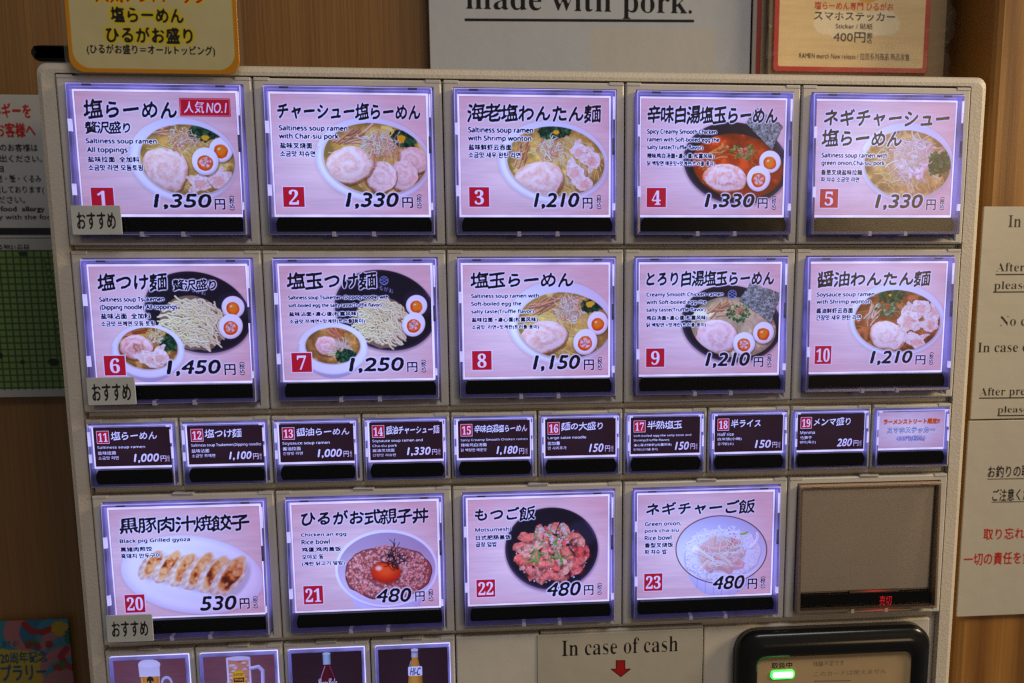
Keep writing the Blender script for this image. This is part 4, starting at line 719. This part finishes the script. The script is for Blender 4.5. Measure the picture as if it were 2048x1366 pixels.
names = {1: 'all toppings ramen', 2: 'sliced pork ramen', 3: 'shrimp wonton ramen', 4: 'red spicy ramen', 5: 'green onion and pork ramen', 6: 'dipping noodles with eggs and soup cup', 7: 'dipping noodles beside a soup bowl', 8: 'ramen with boiled egg', 9: 'creamy ramen in black bowl with seaweed sheet', 10: 'soy sauce wonton ramen', 20: 'grilled dumplings on a white plate', 21: 'minced chicken and egg yolk rice bowl', 22: 'offal rice in a black bowl', 23: 'pork and onion rice bowl'}
for n, (row, col) in {**{k: (1, k-1) for k in range(1, 6)}, **{k: (2, k-6) for k in range(6, 11)}, **{k: (4, k-20) for k in range(20, 24)}}.items():
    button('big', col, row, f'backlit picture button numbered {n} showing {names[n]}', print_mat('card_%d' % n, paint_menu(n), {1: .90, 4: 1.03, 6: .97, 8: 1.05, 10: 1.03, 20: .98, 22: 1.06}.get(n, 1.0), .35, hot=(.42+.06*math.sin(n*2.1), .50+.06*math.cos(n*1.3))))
off = button('big', 4, 4, 'unlit blank button with red sold out characters glowing', None, False)
RED = mat('red_led', (.1, 0, 0), .5, (1.0, .02, .035), .5)
def lettering(s, x0, x1, z0, z1, Y, m, parent, name='lettering'):
    """flat printed or glowing characters as a thin mesh, fitted to a box"""
    e, _ = glyphs(s); T = np.stack([a for a, b in e], 1); n = len(T); V = T.reshape(-1, 2)
    co_ = np.zeros((n*3, 3)); co_[:, 0] = x0+V[:, 0]*(x1-x0); co_[:, 1] = Y; co_[:, 2] = z0-V[:, 1]*(z0-z1)
    me = bpy.data.meshes.new(name); me.from_pydata(co_.tolist(), [], [(i*3, i*3+1, i*3+2) for i in range(n)]); me.materials.append(m); o = bpy.data.objects.new(name, me); COL.objects.link(o); o.parent = parent; return o
a_, b_2 = at(1760, 1192, -.002), at(1783, 1210, -.002)
lettering('売切', a_[0]-off.location.x, b_2[0]-off.location.x, a_[2]-off.location.z+.33, b_2[2]-off.location.z+.33, -.0018, RED, off, 'sold_out_characters')
RG = mat('red_lit_plastic', (.27, .195, .14), .3); uv_ = nd(RG, 'ShaderNodeTexCoord'); mp_ = nd(RG, 'ShaderNodeMapping'); mp_.inputs['Location'].default_value = (-1, -1, 0); mp_.inputs['Scale'].default_value = (2, 2, 1); gr_ = nd(RG, 'ShaderNodeTexGradient', gradient_type='QUADRATIC_SPHERE')
lk(RG, uv_.outputs['UV'], mp_.inputs[0]); lk(RG, mp_.outputs[0], gr_.inputs[0]); ml_ = nd(RG, 'ShaderNodeMath', operation='MULTIPLY'); ml_.inputs[1].default_value = .55; lk(RG, gr_.outputs[0], ml_.inputs[0]); lk(RG, ml_.outputs[0], bs(RG).inputs['Emission Strength']); bs(RG).inputs['Emission Color'].default_value = (1, .02, .03, 1)
quad('red_glow_patch', .022, .050, -.05415, -.0552, -.0048, RG, off); quad('red_glow_patch', .024, .046, -.0472, -.0484, -.0006, RG, off)  # soft red LED spill on the plastic, put into self-glowing patches
for n in range(11, 20): button('small', (n-11)*.5, 3, f'small dark backlit button numbered {n} with white lettering', print_mat('card_%d' % n, paint_small(n), 1.0, .3))
button('small', 4.5, 3, 'small lilac backlit button with orange and blue lettering', print_mat('card_24', paint_small(24), .92, .3))

# drink buttons along the bottom edge
DW, DH = 300, 460
def drink(k):
    A = Art(DW, DH, (140, 88, 86) if k < 2 else (58, 30, 36)); A.a *= (1+.07*fbm(DH, DW, 9, k+3, 60))[..., None]
    r = np.random.default_rng(k)
    if k == 0:   # tall beer glass
        A.poly(np.array([(104, 60), (186, 60), (176, 260), (116, 260)]), 0, tex=lambda h, w: mixc((246, 160, 40), (190, 84, 14), np.abs(np.linspace(-1, 1, w))[None]**3*np.ones((h, 1))))
        A.ell(145, 30, 44, 24, (250, 244, 240), wob=.06); A.poly(np.array([(102, 30), (188, 30), (187, 78), (104, 78)]), (246, 238, 236)); A.ell(145, 27, 42, 13, (255, 252, 252)); A.ell(146, 92, 14, 15, (60, 34, 30)); text(A, 'U', 138, 96, 154, 114, (246, 214, 130), bold=.1)
        A.ell(212, 108, 24, 30, (214, 206, 226)); A.ell(212, 110, 15, 20, (150, 96, 92)); A.line([(112, 84), (120, 250)], 2.4, (255, 236, 200), op=.7, edge=0)
        A.line([(184, 40), (176, 250)], 1.6, (255, 240, 230), op=.8, edge=0)
    if k == 1:   # mug
        A.rect(96, 12, 196, 300, (206, 176, 170), rad=6); A.rect(102, 22, 190, 300, (226, 150, 110), rad=4)
        for q in range(120): A.ell(r.uniform(104, 188), r.uniform(26, 290), r.uniform(4, 11), r.uniform(2.5, 5), jit([(240, 214, 200), (190, 120, 84), (250, 236, 230)][q % 3], r, 8), wob=.3, seed=q, op=.7)
        A.ell(146, 18, 50, 9, (238, 232, 242)); A.rect(97, 16, 104, 300, (240, 236, 246)); A.rect(188, 16, 195, 300, (232, 226, 240))
        A.line([(196, 62), (228, 56), (244, 74), (242, 130), (222, 160)], 8, (220, 214, 236)); A.ell(144, 108, 26, 40, (246, 176, 24), power=3); A.ell(144, 108, 23, 36, (250, 204, 40), power=3); A.rect(122, 98, 166, 118, (120, 30, 20)); text(A, 'SUNTORY', 124, 80, 164, 92, (150, 20, 20), bold=.1); text(A, 'Whisky', 126, 101, 162, 114, (255, 220, 120), bold=.1)
    if k == 2:   # cola bottle
        gl = lambda c0, c1: (lambda h, w: mixc(c0, c1, np.abs(np.linspace(-.8, 1.1, w))[None]**2*np.ones((h, 1))))
        A.poly(np.array([(134, 22), (164, 22), (166, 60), (178, 100), (190, 150), (186, 300), (110, 300), (108, 150), (122, 100), (132, 60)]), 0, tex=gl((96, 14, 26), (24, 4, 10)))
        A.poly(np.array([(133, 14), (165, 14), (165, 60), (133, 60)]), 0, tex=gl((190, 214, 214), (96, 130, 134))); A.ell(149, 14, 17, 6, (206, 228, 226))
        A.line([(140, 66), (122, 112), (118, 150)], 2, (255, 200, 220), op=.7, edge=0); A.line([(160, 66), (182, 130)], 2.2, (180, 60, 90), op=.8, edge=0)
        text(A, '\U0001D4D2\U0001D4F8\U0001D4EC\U0001D4EA-\U0001D4D2\U0001D4F8\U0001D4F5\U0001D4EA', 110, 118, 188, 146, (244, 236, 246), bold=.12, seed=2); A.rect(112, 152, 186, 300, (30, 6, 14), op=.55)
    if k == 3:   # orange soda bottle
        gl = lambda c0, c1: (lambda h, w: mixc(c0, c1, np.abs(np.linspace(-.8, 1.1, w))[None]**2*np.ones((h, 1))))
        A.poly(np.array([(146, 40), (168, 40), (176, 76), (186, 110), (188, 150), (184, 300), (128, 300), (126, 150), (130, 110), (140, 76)]), 0, tex=gl((226, 156, 50), (150, 84, 18)))
        A.poly(np.array([(144, 16), (171, 16), (172, 46), (142, 46)]), 0, tex=gl((214, 214, 206), (130, 116, 110))); A.ell(157, 14, 16, 7, (236, 230, 236)); A.ell(157, 24, 13, 5, (150, 140, 150), op=.7)
        A.rect(127, 84, 187, 124, (246, 240, 250), rad=5); text(A, 'HI-C', 134, 90, 182, 122, (30, 34, 60), bold=.2, brush=.7, slant=.2); A.line([(140, 60), (134, 80)], 1.8, (255, 240, 210), op=.8, edge=0)
    return A
for i, nm in enumerate(('a glass of beer', 'an iced mug with yellow label', 'a dark cola bottle', 'an orange soda bottle')):
    button('drink', i*.5, 5, f'backlit drink button showing {nm}', print_mat('card_drink_%d' % i, drink(i), .72, .35))
bezel((2-2.5)*P_, 0, ZR[5][0], -.30, None, True)
part(link('lower_panel', slab(.0706, .1712, -.2236, -.39, .0006, .0012, .0041, .0005), PLATE))
part(link('lower_panel', slab(.0004, .0702, -.2226, -.39, .0004, .0010, .0041, .0005), BEZ))

# ---------------------------------------------------------------- printed sheets ----
class Sheet:
    def __init__(s, X0, X1, Z0, Z1, Y, col, res=2600):
        s.X0, s.X1, s.Z0, s.Z1, s.Y = X0, X1, Z0, Z1, Y; s.k = res; s.A = Art((X1-X0)*res, (Z0-Z1)*res, col)
    def m(s, px, py): p = at(px, py, s.Y); return (p[0]-s.X0)*s.k, (s.Z0-p[2])*s.k
    def bx(s, x0, y0, x1, y1):
        cx, cy = (x0+x1)/2, (y0+y1)/2; return s.m(x0, cy)[0], s.m(cx, y0)[1], s.m(x1, cy)[0], s.m(cx, y1)[1]
    def t(s, tx, x0, y0, x1, y1, col=(30, 26, 26), **k): text(s.A, tx, *s.bx(x0, y0, x1, y1), col, **k)
    def r(s, x0, y0, x1, y1, col, **k): s.A.rect(*s.bx(x0, y0, x1, y1), col, **k)
    def l(s, pts, w, col, **k): s.A.line([s.m(*p) for p in pts], w, col, shade=0, edge=0, **k)
    def make(s, name, label, cat, rad=.0005, thick=.0006, rough=.45, group=None, coat=0, base=1.0):
        bm = slab(s.X0, s.X1, s.Z0, s.Z1, rad, s.Y, s.Y+thick, min(.00025, thick*.4), n=6); c = ((s.X0+s.X1)/2, s.Y, s.Z1)
        bmesh.ops.translate(bm, verts=bm.verts, vec=(-c[0], -c[1], -c[2])); o = link(name, bm, None, None, c); face_up(o, print_mat(name, s.A, 0, rough, base, coat=coat)); return tag(o, label, cat, group)
def sheet(px0, py0, px1, py1, Y, col, res=2600):
    a, b = at(px0, (py0+py1)/2, Y), at(px1, (py0+py1)/2, Y); c, d = at((px0+px1)/2, py0, Y), at((px0+px1)/2, py1, Y); return Sheet(a[0], b[0], c[2], d[2], Y, col, res)
INK = (28, 25, 28)
ser = lambda s: ''.join(chr(0x1D41A+ord(c)-97) if 'a' <= c <= 'z' else chr(0x1D400+ord(c)-65) if 'A' <= c <= 'Z' else c for c in s)
# recommendation stickers on the lens corners
for (x0, y0, x1, y1), tb, lb in (((142.7, 411, 242.6, 469.5), (154, 424, 231, 458.5), 'small white recommendation sticker below button 1 in the top row'),
                                 ((174, 755, 270.8, 810), (184.5, 767, 261, 801.6), 'small white recommendation sticker below button 6 in the second row'),
                                 ((212.5, 1230, 305.6, 1284), (223.5, 1242, 295.2, 1273), 'small white recommendation sticker below button 20 with the dumplings')):
    S = sheet(x0, y0, x1, y1, -.0066, (206, 210, 214), 9000); S.t('おすすめ', *tb, INK, dil=.03); S.A.a *= (1+.03*fbm(S.A.h, S.A.w, 30, 3))[..., None]
    o = S.make('sticker', lb, 'sticker', .0004, .0004, .5, 'recommendation stickers on the buttons', base=.66); o.rotation_euler.y = math.radians({0: .2, 1: -.3, 2: 0}[len(lb) % 3])
# yellow laminated notice hanging over the top of the machine
S = sheet(124, -230, 470, 147, -.0030, (226, 150, 20), 4200); A = S.A; b_ = 8*.000195*4200; yc = (224, 212, 160)
A.rect(b_, b_, A.w-b_, A.h-b_, yc, rad=26)
S.t('人気ナンバーワン', 190, -30, 412, 7, (206, 30, 24), bold=.2, outline=(250, 226, 40), ow=2.4)
S.t('塩らーめん', 221, 14, 366, 45, INK, dil=.05, outline=(240, 216, 20), ow=3.4); S.t('ひるがお盛り', 212, 54, 384, 86, INK, dil=.05, outline=(240, 216, 20), ow=3.4); S.t('(ひるがお盛り＝オールトッピング)', 174, 90, 429, 112, INK, dil=.035)
notice = thing('laminated_notice', 'yellow notice with orange rounded border hanging over the machine top', 'notice', (at(297, 147, -.003)[0], -.003, S.Z1))
o = S.make('printed_sheet', None, None, .0052, .0006, .3, base=.58, coat=.3); loc = o.location.copy(); o.parent = notice; o.location = loc-notice.location
GLASS = bpy.data.materials.new('laminate_film'); GLASS.use_nodes = True; t_ = GLASS.node_tree; t_.nodes.remove(bs(GLASS))
tr_ = nd(GLASS, 'ShaderNodeBsdfTransparent', i_Color=(.93, .92, .88, 1)); g_ = nd(GLASS, 'ShaderNodeBsdfPrincipled', i_Roughness=.12); g_.inputs['Base Color'].default_value = (.8, .78, .7, 1); x_ = nd(GLASS, 'ShaderNodeMixShader'); x_.inputs[0].default_value = .035
lk(GLASS, tr_.outputs[0], x_.inputs[1]); lk(GLASS, g_.outputs[0], x_.inputs[2]); lk(GLASS, x_.outputs[0], t_.nodes['Material Output'].inputs[0])
fm = loft([rr(S.X0-.0014, S.X1+.0014, S.Z0, S.Z1-.0013, .0064, -.0026, 8), rr(S.X0-.0014, S.X1+.0014, S.Z0, S.Z1-.0013, .0064, -.00283, 8)], True, True)
bmesh.ops.translate(fm, verts=fm.verts, vec=(-notice.location.x, .003, -notice.location.z)); link('laminate_film', fm, GLASS, notice)
# card with the cash note, fixed on the lower panel
S = sheet(1075, 1264, 1404, 1500, -.0004, (214, 206, 190), 8000); S.t(ser('In case of cash'), 1123, 1276, 1356, 1308, (24, 20, 20), thin=.045)
p = [S.m(*q_) for q_ in ((1232, 1321), (1249, 1321), (1249, 1338), (1260, 1338), (1241, 1353), (1222, 1338), (1232, 1338))]; S.A.poly(np.array(p), (196, 22, 14)); S.l([(1232, 1321), (1249, 1321), (1249, 1338), (1260, 1338), (1241, 1353), (1222, 1338), (1232, 1338), (1232, 1321)], 1.6, (90, 20, 16)); S.A.a *= (1+.03*fbm(S.A.h, S.A.w, 120, 4))[..., None]
S.make('cash_sign', 'cream card reading In case of cash above a red down arrow', 'sign', .0003, .0011, .4, base=.62)

# card reader at the lower right
rd = bpy.data.objects.new('card_reader', None)
x0, x1, zt, zb = .0852, .1676, -.2262, -.32
bm = loft([rr(x0-.0016, x1+.0020, zt+.0016, zb, .0095, .0012, 8), rr(x0-.0016, x1+.0020, zt+.0016, zb, .0095, -.0030, 8), rr(x0-.0004, x1+.0006, zt+.0004, zb, .009, -.0052, 8), rr(x0+.0006, x1-.0002, zt-.0010, zb, .0085, -.0054, 8),
           rr(x0+.0016, x1-.0014, zt-.0022, zb, .008, -.0068, 8), rr(x0+.0044, x1-.0042, zt-.0056, zb, .006, -.0074, 8), rr(x0+.0068, x1-.0062, zt-.0086, zb, .0044, -.0066, 8), rr(x0+.0074, x1-.0068, zt-.0092, zb, .0036, -.0050, 8)], True)
rb = part(link('card_reader', bm, BLACKM)); rb['label'] = 'black framed contactless card reader with green light'
for f in rb.data.polygons: f.use_smooth = True
Sx = Sheet(x0+.0072, x1-.0066, zt-.0090, zb+.002, -.0048, (150, 112, 66), 5200)
pale = (166, 134, 92)
Sx.A.a[:] = (210, 180, 136); Sx.A.a *= (1+.03*fbm(Sx.A.h, Sx.A.w, 60, 4))[..., None]
Sx.t('取扱中', 1543, 1325, 1584, 1337, (34, 28, 20), bold=.06); Sx.t('残額不足です', 1626, 1322, 1688, 1332, (134, 116, 92), bold=.05); Sx.t('このカードは使えません', 1628, 1340, 1772, 1350, (140, 120, 92), bold=.0); Sx.l([(1628, 1362), (1700, 1361)], 1.2, (140, 120, 92))
o = Sx.make('reader_panel', None, None, .0036, .0006, .25, base=.60); o.parent = rb; o.location.z += .33-rb.location.z
a, b = at(1541.5, 1341, -.005), at(1588, 1355.5, -.005)
LED = mat('green_led', (.1, .5, .1), .4, (.05, 1.0, .10), 1.6); LEDC = mat('green_led_core', (.5, .9, .5), .4, (.62, 1.0, .62), 1.5)
o = sub('status_light', mk(slab(a[0], b[0], a[2], b[2]-.0002, .00145, -.0054, -.0049, .0001, n=6), 'status_light', LED), rb); o.location.z = .33-rb.location.z
o = sub('status_light', mk(slab(a[0]+.0008, b[0]-.0006, a[2]-.0006, b[2]+.0005, .0009, -.0056, -.0055, .00004, n=6), 'status_light', LEDC), rb); o.location.z = .33-rb.location.z

# black cap on top of the machine's back
bm = slab(at(57, 100, .012)[0], at(330, 100, .012)[0], at(120, 88, .012)[2], at(90, 121, .012)[2], .0032, .012, .05, .002, n=6)
part(link('top_cover', bm, BLACKM))

# ---------------------------------------------------------------- room behind ----
def wood(name, light, dark, sx, sz, grain, rough=.4, knots=False):
    m = mat(name, light, rough); c = coords(m, (sx, 1, sz)); n = nd(m, 'ShaderNodeTexNoise', i_Scale=1.0, i_Detail=8.0, i_Roughness=.62, i_Distortion=.6 if knots else .15); lk(m, c, n.inputs[0])
    c2 = coords(m, (grain, 1, grain*.02)); n2 = nd(m, 'ShaderNodeTexNoise', i_Scale=1.0, i_Detail=4.0); lk(m, c2, n2.inputs[0])
    if knots:
        c3 = coords(m, (13, 1, 3.2)); w3 = nd(m, 'ShaderNodeTexWave', i_Scale=1.1, i_Distortion=5.0, i_Detail=2.0, i_Detail_Scale=.8, wave_type='BANDS', bands_direction='X'); lk(m, c3, w3.inputs[0])
        a = nd(m, 'ShaderNodeMath', operation='MULTIPLY_ADD'); lk(m, w3.outputs['Fac'], a.inputs[0]); a.inputs[1].default_value = .42; lk(m, n.outputs[0], a.inputs[2]); s = a.outputs[0]; st = [(.42, light), (.78, tuple((p+q)/2 for p, q in zip(light, dark))), (.97, dark)]
    else: s = n.outputs[0]; st = [(.34, dark), (.66, light)]
    col = ramp(m, s, st); k = ramp(m, n2.outputs[0], [(.32, (.62, .58, .54)), (.6, (1, 1, 1))])
    x = nd(m, 'ShaderNodeMix', data_type='RGBA', blend_type='MULTIPLY'); x.inputs[0].default_value = .5; lk(m, col, x.inputs[6]); lk(m, k, x.inputs[7]); lk(m, x.outputs[2], bs(m).inputs['Base Color']); bump(m, n2.outputs[0], .0002); return m
LAM = wood('oak_laminate', (.222, .110, .032), (.152, .070, .018), 42, 1.2, 800, .5)
PINE = wood('knotty_pine', (.36, .175, .042), (.15, .06, .012), 16, 1.1, 500, .30, True)
wall = link('back_wall', box(bmesh.new(), -1.2, .2405, .095, .12, -1.2, .9), LAM); tag(wall, kind='structure')
rec = link('wall_recess', box(bmesh.new(), .2405, .9, .105, .12, -1.2, .9), wood('dark_pine', (.13, .062, .022), (.06, .026, .010), 30, 1.2, 500, .4)); tag(rec, kind='structure')
px_ = at(1985, 200, .052)[0]
bm = slab(px_, px_+.26, .9, -1.2, .002, .052, .100, .003); c = (px_+.13, .052, -1.2); bmesh.ops.translate(bm, verts=bm.verts, vec=(-c[0], -c[1], -c[2]))
tag(link('wooden_post', bm, PINE, None, c), 'broad knotty pine post standing to the right of the machine', 'post')
# white sign
S = sheet(857, -260, 1503, 260, .088, (204, 210, 222), 5000); S.t(ser('made with pork.'), 931, -24, 1384, 36, INK, thin=.022); S.l([(931, 39), (1385, 41.5)], 3.0, INK); S.r(1180, 55, 1430, 260, (212, 208, 204), op=.7)  # paler block below the words: reflection on the laminate, painted into the print
S.make('white_sign', 'large white laminated sign reading made with pork', 'sign', .0008, .0012, .22, base=.60, coat=.5)
# notice with red margin behind the pouch
S = sheet(1507, -260, 1700, 240, .0865, (206, 186, 160), 2600); S.r(1515, -300, 1524.5, 260, (176, 26, 26)); S.r(1500, -300, 1515, 260, (196, 190, 186))
S.make('notice', 'beige notice with a thin red line at its left edge', 'notice', .0005, .0010, .4, base=.55)
# sticker advertisement in its plastic pouch
S = sheet(1551, -230, 1864, 145, .0800, (184, 22, 26), 3400); A = S.A; A.rect(8, 0, A.w-8, A.h-8, (232, 204, 158), rad=3)
A.a += (10*fbm(A.h, A.w, 5, 4, 90))[..., None]*(A.a[..., 1:2] > 60)
S.A.ell(*S.m(1700, 44), 62, 20, (244, 230, 204), wob=.2, seed=4, op=.9, power=4); S.A.ell(*S.m(1730, 52), 66, 14, (244, 230, 204), wob=.25, seed=6, op=.9, power=4); S.A.ell(*S.m(1690, -6), 44, 22, (226, 196, 140), op=.6); S.A.ell(*S.m(1735, -8), 18, 10, (220, 150, 40), op=.8)
S.t('塩らーめん専門 ひるがお', 1629, 4, 1786, 20, (190, 44, 30), bold=.16); S.t('スマホステッカー', 1628, 24, 1789, 41, INK, bold=.25, brush=.5); S.t('Sticker / 貼紙', 1671, 46, 1745, 58, (60, 50, 44), bold=.1)
S.t('400円', 1667, 64, 1730, 84, INK, bold=.2, brush=.4); S.t('税\n込', 1733, 65, 1744, 86, INK, bold=.1); S.t('RAMEN merch New release / 拉面系列商品 新品发售', 1598, 105, 1818, 119, (60, 48, 40), bold=.06)
pouch = thing('poster_in_pouch', 'red bordered phone sticker advertisement in a clear plastic pouch', 'poster', (at(1707, 145, .08)[0], .08, S.Z1))
o = S.make('printed_sheet', None, None, .0015, .001, .35, base=.92, coat=.1); loc = o.location.copy(); o.parent = pouch; o.location = loc-pouch.location
r = random.Random(4); bm = bmesh.new(); nx, nz = 34, 40; xa, xb = S.X0-.004, S.X1+.010; za, zb_ = S.Z0, S.Z1-.003; G = []
for j in range(nz+1):
    row = []
    for i in range(nx+1):
        u, v = i/nx, j/nz; e = .0016*(abs(math.sin(u*3.1+v*19))**3+abs(math.sin(u*23+v*7)))*max(0, (abs(u-.5)*2)**6); bow = .004*max(0, u-.94)/.06*(math.sin(v*20)+math.sin(v*51)*.5)*.5
        row.append(bm.verts.new((xa+(xb-xa)*u+bow-pouch.location.x, -.0012-e+.0005*math.sin(v*31+u*9), za+(zb_-za)*v-pouch.location.z)))
    G.append(row)
for j in range(nz):
    for i in range(nx): bm.faces.new((G[j][i], G[j][i+1], G[j+1][i+1], G[j+1][i]))
o = link('plastic_pouch', bm, GLASS, pouch)
for f in o.data.polygons: f.use_smooth = True
bk = link('pouch_backing', slab(xa-pouch.location.x+.002, xb-pouch.location.x-.001, za-pouch.location.z, zb_-pouch.location.z+.0005, .002, .0015, .0021, .0002), mat('brown_kraft', (.26, .17, .09), .6), pouch)
# allergy notice, left of the machine
S = sheet(-170, 189, 210, 476, .092, (206, 204, 202), 2600)
S.t('アレルギーを', -58, 206, 61, 235, (190, 36, 32), bold=.28); S.t('お持ちのお客様へ', -92, 245, 70, 274, (190, 36, 32), bold=.28)
for tx, x0_, y0_, x1_, y1_ in (('アレルギーをお持ちのお客様は', -140, 287, 75, 302), ('スタッフまでお申し出ください。', -146, 309, 84, 324), ('当店では特定原材料7品目', -150, 330, 7, 344), ('卵・乳・小麦・そば・海老・蟹・くるみ', -150, 349, 82, 364), ('を使用し同じ厨房で調理しております(', -150, 371, 88, 388), ('ご注意ください。', -70, 391, 50, 406)): S.t(tx, x0_, y0_, x1_, y1_, INK, bold=.12)
S.t('If you have food  allergy', -80, 412, 89, 425, INK, bold=.16); S.t('inform us allergy with the food', -120, 428, 112, 441, INK, bold=.04); S.r(-160, 455, 200, 469, (24, 22, 24))
S.make('allergy_notice', 'white allergy notice with red heading on the wood wall', 'notice', .0006, .001, .4, base=.56)
# green stamp card below it
S = sheet(-200, 477, 210, 795, .091, (206, 206, 200), 3000); S.t('アレルギーに準ずる物21品目', -110, 489, 57, 499, INK, bold=.1); gx0, gy0, gx1, gy1 = S.bx(-190, 501, 190, 778); S.A.rect(gx0, gy0, gx1, gy1, (128, 166, 84))
cw = (gx1-gx0)/27; ch = (gy1-gy0)/21.2
for i in range(28): S.A.line([(gx0+cw*i, gy0), (gx0+cw*i, gy1)], 1.0, (62, 84, 44), shade=0, edge=0)
for j in range(23):
    y = gy0+ch*j
    if y <= gy1: S.A.line([(gx0, y), (gx1, y)], 1.0, (62, 84, 44), shade=0, edge=0)
    X_ = S.m(94+j*1.0, 540)[0]
    if 0 < j < 19:
        S.A.ell(X_, y+ch*.5, 4.2, 4, (40, 60, 28)); S.A.ell(X_, y+ch*.5, 3.1, 3, (128, 166, 84))
S.A.ell(*S.m(107, 724), 7, 6, (20, 22, 20), wob=.2); S.A.ell(*S.m(45, 724), 3.4, 3, (24, 40, 24)); S.A.ell(*S.m(0, 711), 4, 4, (20, 30, 20)); S.A.ell(*S.m(46, 508), 5, 4, (30, 60, 30), wob=.3)
S.make('stamp_chart', 'green gridded chart sheet hanging below the allergy notice', 'chart', .0006, .001, .45, base=.50)
# festival poster, bottom left
S = sheet(-180, 1244, 149, 1520, .091, (240, 206, 60), 2600); A = S.A; rg = np.random.default_rng(2)
for i in range(12):
    x = S.m(-170+i*32, 1250)[0]; y = S.m(0, 1256+abs(i-4)*3.5)[1]; A.ell(x, y, 30, 26, [(70, 170, 206), (226, 140, 150), (52, 140, 190)][i % 3])
for i in range(6): q_ = S.m(143-(i % 2)*8, 1270+i*22); A.ell(*q_, 34, 30, [(80, 170, 200), (224, 140, 150)][i % 2])
S.l([(48, 1248), (62, 1262), (84, 1264), (106, 1254)], 4, (206, 34, 44)); S.l([(132, 1296), (120, 1312), (132, 1330), (150, 1338)], 4, (206, 34, 44))
for i in range(9): a_0 = i*.7; S.l([(118, 1256), (118+13*math.cos(a_0), 1256+11*math.sin(a_0))], 3, (240, 196, 40))
for i in range(7): a_0 = i*.5+1.2; S.l([(143, 1270), (143+14*math.cos(a_0), 1272+16*math.sin(a_0))], 2, (30, 120, 100))
for q_ in ((66, 1284, 60, 150, 60), (56, 1290, 170, 60, 50), (74, 1291, 170, 60, 50), (98, 1290, 190, 40, 40), (124, 1330, 60, 150, 60), (116, 1335, 190, 60, 40)): A.ell(*S.m(q_[0], q_[1]), 5, 5, q_[2:], wob=.3, seed=int(q_[0]))
BL = (40, 96, 150); S.t('当たる!', 3, 1281, 37, 1294, BL, bold=.12, slant=.1); S.t('20周年記念', 0, 1303, 94, 1326, BL, bold=.26); S.t('スタンプラリー', -70, 1330, 92, 1362, BL, bold=.34)
S.make('anniversary_poster', 'colourful yellow and blue anniversary poster below the chart', 'poster', .0006, .001, .4, base=.30)
# two instruction sheets on the post
YP = .0495
a = at(1968, 413, YP)[0]
S = Sheet(a, a+.16, at(1990, 413, YP)[2], at(1990, 838, YP)[2], YP, (206, 200, 186), 6000); 
for tx, x0_, y0_, x1_, y1_ in (('In case of', 2016.5, 430, 2136, 455), ('After paying', 1992, 525, 2132, 548), ('please take', 1988, 562, 2112, 583), ('No change', 1999, 632, 2124, 657), ('In case of', 1955.5, 684, 2068, 704.5), ('After pressing', 1959, 774, 2102, 795), ('please', 1995, 812, 2056, 829)): S.t(ser(tx), x0_, y0_, x1_, y1_, (48, 40, 34), thin=.035)
for x_, y_ in ((1992, 549), (1987, 584), (1959, 796), (1995, 831)): S.l([(x_, y_), (x_+110, y_-1)], 1.8, (60, 50, 40))
S.make('instruction_sheet', 'upper laminated sheet of English instructions on the pine post', 'sign', .0006, .001, .3, base=.72, coat=.2)
S = Sheet(a-.0006, a+.16, at(1990, 841, YP)[2], at(1960, 1232, YP)[2], YP, (206, 200, 188), 5000)
S.t('お釣りの取り忘れ', 1976, 930, 2110, 954, (44, 38, 34), dil=.03); S.t('ご注意ください', 1985, 977, 2090, 1001, (44, 38, 34), dil=.03); S.l([(1975, 958), (2100, 956)], 1, (60, 50, 44)); S.l([(1983, 1004), (2100, 1002)], 1, (60, 50, 44))
S.t('取り忘れた場合', 1967, 1055, 2110, 1078, (190, 44, 30), dil=.035); S.t('一切の責任を負いません', 1928, 1103, 2140, 1128, (190, 44, 30), dil=.035)
S.make('instruction_sheet', 'lower laminated sheet with Japanese cautions in black and red', 'sign', .0006, .001, .35, base=.68, coat=.2)
